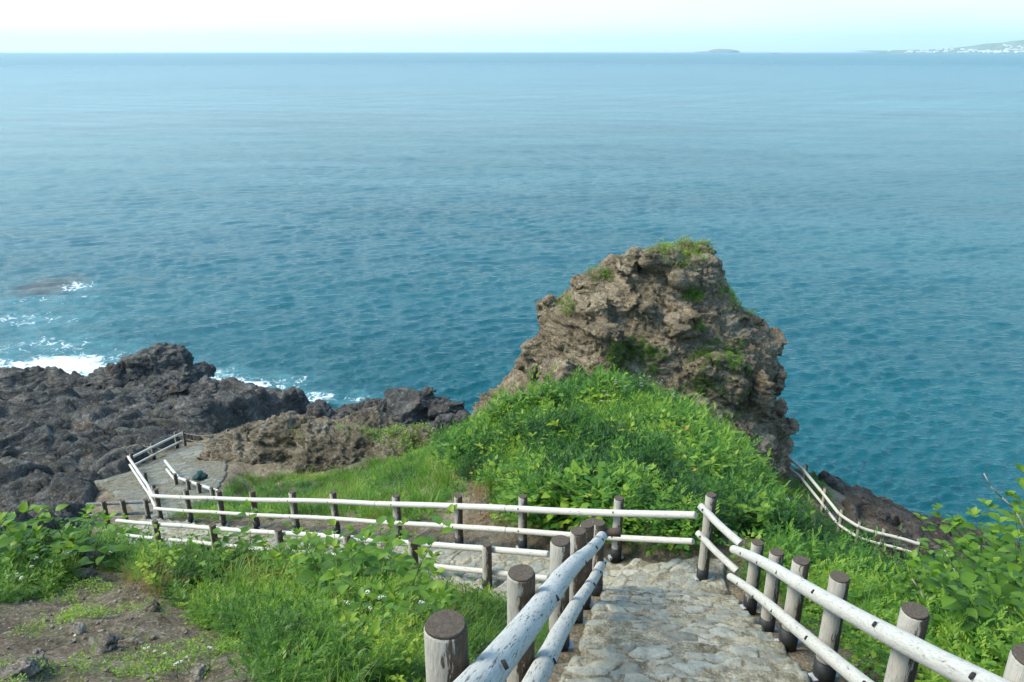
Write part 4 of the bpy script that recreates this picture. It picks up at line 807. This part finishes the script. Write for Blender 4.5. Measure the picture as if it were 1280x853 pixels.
while len(bank) < 34:
    x_, y_ = rq.uniform(190, 530), rq.uniform(690, 850)
    if y_ < 690 + (x_ < 230) * 20 or (x_ < 345 and y_ > 745) or (x_ < 380 and y_ > 800): continue
    bank.append((x_, y_, (.52 + .42 * rq.random()) * (1. if y_ < 760 else .72)))
make_plants('broadleaf_plant', protL, bank[:12], 'upright leafy plant among the bank grass', 'plant', 'leafy plants in the bank grass')
protM = [broad_plant(s + 140, .6, 6, .14, .10, .045, 13, .45, .3, 1., 3) for s in range(4)]
make_plants('narrow_leaf_plant', protM, bank[12:24], 'narrow leaved bright plant in the foreground bank', 'plant', 'narrow leaved plants on the bank')
protO = [broad_plant(s + 150, .5, 5, .14, .085, .06, 12, .5, .4, 1., 3, 'lime') for s in range(3)]
make_plants('bushy_herb', protO, bank[24:34], 'pale green bushy herb in the foreground bank', 'plant', 'pale green herbs on the bank')
make_plants('broadleaf_plant', protL, [(100, 715, 1.), (130, 700, 1.), (160, 695, .95), (175, 690, .9), (5, 735, .9), (118, 690, 1.1), (60, 722, .9), (150, 684, 1.), (190, 688, .8)], 'tall broadleaf plant rising above the dirt bank crest', 'plant', 'tall plants above the dirt bank crest')
protN = [broad_plant(31, .34, 4, .05, .16, .085, 5, .7, .4, 1.)]
make_plants('broadleaf_plant', protN, [(448, 830, 1.), (386, 800, .7)], ['big leaved young plant at bottom left of the rounded post', 'small young leafy plant in the grass behind the white flowers'], 'plant')
protR = [broad_plant(s + 60, 1.25, 12, .35, .16, .12, 16, .75, .0, .8) for s in range(4)]
make_plants('leafy_shrub', protR, [(1290, 790, 1.2), (1255, 800, .9), (1215, 800, .6), (1180, 795, .5), (1262, 840, .7), (1310, 840, .9), (1335, 780, 1.2), (1225, 825, .62), (1155, 790, .55), (1200, 785, .5), (1270, 775, 1.1), (1300, 765, 1.2), (1275, 815, .85), (1250, 780, .8)], 'dense large leaved shrub right of the stair fence', 'shrub', 'large leaved shrubs at the right edge')
protK = [broad_plant(s + 80, .75, 6, .2, .27, .13, 7, .5, .3, .95, mat='lime') for s in range(4)]
make_plants('knotweed_plant', protK, [(715, 560, 1), (735, 545, 1), (695, 575, .9), (748, 530, .9), (770, 555, .8), (725, 590, .9), (800, 580, .9), (815, 560, .8), (680, 600, .8), (850, 560, .9), (765, 520, 1.), (735, 515, .9)], 'yellow green leafy plant on the mound below the stack', 'plant', 'yellow green plants on the mound')
make_plants('broadleaf_plant', protL, [(850, 640, .8), (880, 630, .8), (915, 655, .9), (945, 665, .9), (975, 670, .8), (925, 640, .8), (1000, 665, .7), (860, 615, .7), (960, 640, .7)], 'broadleaf plant at the mound foot behind the landing', 'plant', 'broadleaf plants at the mound foot')
make_plants('broadleaf_plant', protL, [(1090, 740, .7), (1120, 752, .75), (1060, 725, .7), (1100, 715, .8), (1140, 730, .8), (1030, 700, .6)], 'bright leafy plant beside the stair fence posts', 'plant', 'broadleaf plants beside the stair fence')
make_plants('knotweed_plant', protK, [(640, 560, .9), (660, 545, .8), (620, 575, .8), (860, 580, 1.), (890, 600, .9), (830, 600, .9), (760, 600, .8), (700, 620, .8), (905, 575, .8), (925, 600, .8), (780, 505, .8), (650, 590, .7)], 'tall yellow green plant on the mound flank', 'plant', 'tall plants on the mound flank')
# strap leaved clumps with orange tips
def lily(seed):
    r = random.Random(seed); t = T()
    for k in range(34):
        az = r.uniform(0, 6.28); V, F = blade(.42 * r.uniform(.6, 1.1), .017, r.uniform(.05, .5), az, r.uniform(.8, 2.0), 5, (.05 * math.cos(az), .05 * math.sin(az), -.02)); o = len(t.V); tip = r.random() < .4
        t.add((V, F), 0); b = r.uniform(.25, .6)
        for q in range(len(V)): t.t[o + q] = min(1, b + ((q // 2) / 5) ** 2 * (.9 if tip else .1))
    return t
def simple_plants(name, meshes, spots, label, cat, group):
    for i, (px, py, sc) in enumerate(spots):
        p = ray_ground(px, py); o = link(name, meshes[i % len(meshes)]); o.location = p; o.scale = (sc, sc, sc); o.rotation_euler = (0, 0, random.uniform(0, 6.28)); tag(o, label, cat, group)
    relabel([o for o in C.objects if o.get('group') == group], label)
lm = [tmesh('strap_leaf_clump', lily(s)) for s in range(3)]; [m_.materials.append(M['lily']) for m_ in lm]
simple_plants('strap_leaf_clump', lm, [(292, 742, 1), (318, 736, .9), (345, 748, 1), (372, 745, .9), (305, 765, .8), (275, 728, .7)], 'arching strap leaf clump with orange tips', 'plant', 'orange tipped strap leaf clumps')
dm = [tmesh('dry_grass_tuft', (lambda r: r)(type('X', (), {'arr': staticmethod(lambda s=s: t_grass(s + 90, 60, .34, .004, .1, 1.5, .3, 1.))}))) for s in range(2)]; [m_.materials.append(M['dry']) for m_ in dm]
simple_plants('dry_grass_tuft', dm, [(178, 738, 1), (198, 742, 1), (218, 746, .9), (160, 730, .8), (205, 728, .9)], 'wispy blond dry grass tuft at the crest of dirt bank', 'grass tuft', 'blond tufts on the dirt bank')
# white umbel flowers
def umbel(seed, h=.4, heads=4, r0=.022):
    r = random.Random(seed); out_ = []
    for k in range(heads):
        tf = T(); az = r.uniform(0, 6.28); top = np.array([math.cos(az) * h * .3 * r.random(), math.sin(az) * h * .3 * r.random(), h * r.uniform(.75, 1.1)])
        sb = cyl((0, 0, -.03), top, .004, .003, 5, 2)
        for q in range(20):
            a = r.uniform(0, 6.28); rr = r0 * math.sqrt(r.random()); c = top + np.array([rr * math.cos(a), rr * math.sin(a), .018 * (1 - (rr / r0) ** 2) + r.uniform(-.003, .003)]); e = .006
            b_ = r.uniform(0, 6.28); u = np.array([math.cos(b_), math.sin(b_), r.uniform(-.3, .3)]) * e; v = np.array([-math.sin(b_), math.cos(b_), r.uniform(-.3, .3)]) * e
            tf.add(([c - u, c - v, c + u, c + v], [(0, 1, 2, 3)]), r.random())
        ms = bpy.data.meshes.new('stem'); sb.to_mesh(ms); sb.free(); ms.materials.append(M['stem']); mf = tmesh('flower_head', tf); mf.materials.append(M['flower']); out_.append((ms, mf))
    return out_
um = [umbel(s, .4, 2) for s in range(4)]; ub = [umbel(s + 9, .9, 4, .045) for s in range(3)]
def flowers(protos, spots, label, group): make_plants('wildflower', protos, spots, label, 'flower', group, (.9, 1.1), 'flower_head')
flowers(um, [(460, 795, .9), (480, 800, .9), (500, 795, .8), (492, 815, .7), (440, 790, .8), (525, 800, .8)], 'white umbel wildflower left of the rounded near post', 'white flowers by the near post')
flowers(um, [(205, 842, .4), (222, 850, .45), (240, 845, .4), (262, 838, .4), (190, 832, .4), (105, 812, .35)], 'low white wildflower on the dirt bank at the bottom edge', 'white flowers on the dirt bank')
flowers(um, [(30, 752, .8), (45, 748, .8), (60, 735, .9), (140, 716, .6), (75, 730, .8), (86, 722, .9)], 'white wildflower in front of the far left leafy patch', 'white flowers at the left patch')
flowers(um, [(265, 700, .9), (335, 705, .9), (300, 712, .9), (245, 712, .8)], 'white wildflower rising in the grass before the near fence', 'white flowers before the near fence')
flowers(ub, [(770, 520, 1), (800, 515, 1), (825, 515, 1), (840, 525, .8), (752, 540, 1)], 'white wildflower at the crest of the mound below the stack', 'white flowers on the mound crest')
flowers(ub, [(985, 665, .8), (975, 672, .7), (995, 660, .7)], 'white wildflower behind the stair fence at right', 'white flowers behind the stair fence')
# bare twigs
def twig(pts, label):
    p = [at(*q) for q in pts]; org = p[0]; out_ = bmesh.new(); n = len(p)
    for k in range(n - 1):
        c = cyl(p[k] - org, p[k + 1] - org, .009 - .005 * k / n, .009 - .005 * (k + 1) / n, 6, 2); tmp = bpy.data.meshes.new('t'); c.to_mesh(tmp); c.free(); out_.from_mesh(tmp); bpy.data.meshes.remove(tmp)
    o = bm_obj('bare_twig', out_, M['twig']); o.location = org; tag(o, label, 'twig')
twig([(1290, 680, 7.2), (1268, 636, 7.1), (1252, 622, 7.1), (1238, 608, 7.0), (1230, 592, 7.0)], 'pale crooked bare twig reaching over the sea from right shrub')
twig([(1212, 790, 7.2), (1204, 740, 7.0), (1192, 710, 6.9), (1181, 688, 6.9)], 'grey bare twig standing in the shrubs, the taller one')
twig([(1172, 800, 6.6), (1160, 758, 6.5), (1150, 738, 6.5), (1140, 724, 6.5)], 'short grey bare twig just left of the taller twig')
# seed spikes by the clifftop fence
def spike(seed):
    t = T(); r = random.Random(seed); t.add(blade(.95, .01, .03, 0, .1, 3), .4)
    for k in range(70): 
        z = .35 + .6 * k / 70; a = r.uniform(0, 6.28); rr = .045 * (1 - .8 * k / 70) + .008; c = np.array([math.cos(a) * rr * .4, math.sin(a) * rr * .4, z]); e = np.array([math.cos(a) * rr, math.sin(a) * rr, .03]); s_ = np.array([-math.sin(a), math.cos(a), 0]) * .009
        t.add(([c, c + e * .5 + s_, c + e, c + e * .5 - s_], [(0, 1, 2, 3)]), r.uniform(.3, .8))
    return t
sm = [tmesh('seed_spike_plant', spike(s)) for s in range(2)]; [m_.materials.append(M['grass']) for m_ in sm]
simple_plants('seed_spike_plant', sm, [(1087, 700, 1.1), (1115, 712, .9), (1138, 716, 1.0), (1095, 706, .8)], 'upright green seed spike in front of the clifftop fence', 'plant', 'seed spikes by the clifftop fence')
# gravel and stones on the dirt bank
def pebble(seed):
    r = np.random.default_rng(seed); V = np.array([(x, y, z) for z in (-.5, .5) for y in (-.5, .5) for x in (-.5, .5)]) * r.uniform(.6, 1.2, (8, 3)) * [1, .8, .55]
    return V, np.array([(0, 2, 3, 1), (4, 5, 7, 6), (0, 1, 5, 4), (2, 6, 7, 3), (0, 4, 6, 2), (1, 3, 7, 5)]), np.full(8, .5)
P, px, py, d = veg_points(9000, (-7, 1, 1.5, 9)); dirt = inpoly(px, py, DIRT); P = P[dirt]; n_ = len(P); gsc = .009 + .035 * RNG.random(n_) ** 5
scatter('gravel', [pebble(s) for s in range(6)], P, mkrot(n_), gsc, M['stone'])
for i, (px, py, r_, lb) in enumerate([(20, 845, .17, 'pale grey stone lying in the bottom left corner'), (45, 838, .12, 'smaller grey stone beside the bottom left corner stone'), (118, 706, .30, 'lichen grey rock on the crest of the dirt bank'), (105, 722, .16, 'small dark rock just below the crest rock'), (185, 765, .14, 'brown rock half buried in the upper dirt bank'),
    (130, 812, .17, 'rounded brown rock in the middle of dirt bank'), (165, 805, .14, 'brown rock right of the rounded middle one'), (310, 700, .14, 'grey stone in the grass before the near fence'), (98, 790, .10, 'flat grey stone left on the dirt bank'), (60, 655, .5, 'grey rock behind the far left leafy patch'), (250, 845, .1, 'grey stone at the bottom edge beside white flowers')]):
    p = ray_ground(px, py); r_ *= .75; rock('stone', [hull_chunk(p + [0, 0, r_ * .1], (r_ * 1.2, r_, r_ * .7), i + 400)], r_ * .09, M['stone'] if i != 4 else M['outcrop'], lb, amp=(r_ * .12, r_ * .08, r_ * .05), fr=(.8 / r_, 1.2 / r_, 3 / r_), seed=i, blocky=r_ * .3, kind_='stone')
# ------------------------------------------------------------------ far coast, island, boats
def coast():
    n, m_ = 160, 40; u = np.linspace(0, 1, n); px = 1035 + u * 900; Yw = 11500 - 3500 * smooth(0, .45, u) - 600 * u; XX = np.empty((m_, n)); YY = XX.copy(); ZZ = XX.copy()
    for j, v in enumerate(np.linspace(0, 1, m_)):
        YY[j] = Yw + v * 3800; a = (px - 640) / FPX / cp; XX[j] = Yw * a * 1.06 + v * 900; Pn = np.stack([XX[j] / 900, YY[j] / 900, 0 * u], 1)
        ZZ[j] = 1 + smooth(0, .9, v) * (26 + 230 * smooth(.02, .5, u)) * (1 + .35 * fbm(Pn, 4, 500)) + 8 * smooth(0, .1, v) * (u > .0) - 4 * (v == 0)
    m2, n2 = newmat('coast'); co = coords(n2, obj=False); finish(n2, ramp(n2, noise(n2, co, .006, 6, .7), [(.4, (.12, .17, .10)), (.55, (.22, .26, .18)), (.68, (.42, .40, .34))]), .95)
    tag(link('coast', mesh_np('coast', np.stack([XX, YY, ZZ], -1).reshape(-1, 3), grid_faces(m_, n)), m2), kind='structure'); return XX, YY, ZZ
CX, CY, CZ = coast()
hm0 = bmesh.new(); v = [hm0.verts.new(q) for q in [(-.5, -.5, 0), (.5, -.5, 0), (.5, .5, 0), (-.5, .5, 0), (-.5, -.5, .7), (.5, -.5, .7), (.5, .5, .7), (-.5, .5, .7), (-.5, 0, 1), (.5, 0, 1)]]
for f in [(0, 1, 5, 4), (1, 2, 6, 9, 5), (2, 3, 7, 6), (3, 0, 4, 8, 7), (4, 5, 9, 8), (6, 7, 8, 9)]: hm0.faces.new([v[i] for i in f])
hme = bpy.data.meshes.new('house'); hm0.to_mesh(hme); hm0.free(); hme.materials.append(M['hull'])
for k in range(130):
    j = int(2 + 26 * random.random() ** 1.5); i = int(random.triangular(2, 75, 22)); o = bpy.data.objects.new('house', hme); C.objects.link(o); o.location = (CX[j, i] + random.uniform(-60, 60), CY[j, i], CZ[j, i] - 1)
    o.scale = (random.uniform(25, 80), random.uniform(20, 40), random.uniform(12, 26)); o.rotation_euler = (0, 0, random.uniform(-.4, .4)); tag(o, 'tiny pale house in the town along the hazy far shore', 'house', 'houses of the far shore town')
ib = []; pI = at(905, 64.9, Y=19000)
iv = rock('island', [hull_chunk((pI[0], 19000, 10), (430, 250, 80), 71), hull_chunk((pI[0] - 330, 19000, 0), (400, 200, 36), 72)], 12, M['outcrop'], 'low hazy flat topped island on the horizon', amp=(8, 5, 2), fr=(.004, .01, .03), seed=5, blocky=4, kind_='island')
def boat(px, py, L_, label, hull, y=None):
    p = at(px, py, z=0) if y is None else at(px, 64.9, Y=y); p[2] = 0; root = empty('boat', tuple(p), R(12)); tag(root, label, 'boat'); bm = bmesh.new(); sec = []
    for t, wd in ((-.5, .75), (-.2, 1), (.15, .95), (.38, .55), (.5, .04)):
        sec.append([bm.verts.new((t * L_, s * wd * L_ * .12 * (.6 if z < 0 else 1), z * L_ * .07 + (t > .2) * (z > 0) * L_ * .03)) for s, z in ((-1, 1), (-1, -.4), (1, -.4), (1, 1))])
    for a, b in zip(sec, sec[1:]):
        for q in range(4): bm.faces.new((a[q], a[(q + 1) % 4], b[(q + 1) % 4], b[q]))
    bm.faces.new(sec[0]); bm.faces.new(sec[-1][::-1]); bm_obj('hull', bm, M[hull], root)
    bm_obj('cabin', bxm(L_ * .28, L_ * .15, L_ * .13, L_ * .01, (-L_ * .1, 0, L_ * .13)), M['hull'], root); bm_obj('mast', cyl((-L_ * .05, 0, L_ * .18), (-L_ * .05, 0, L_ * .34), L_ * .008, L_ * .006, 8, 2), M['hull'], root)
boat(898, 70.6, 17, 'small white boat on the sea below the hazy island', 'hull')
M['orange'] = plain('orange_hull', (.6, .3, .15), .6)
boat(967, 65.4, 60, 'distant orange hulled ship on the horizon right of the island', 'orange', 9500)
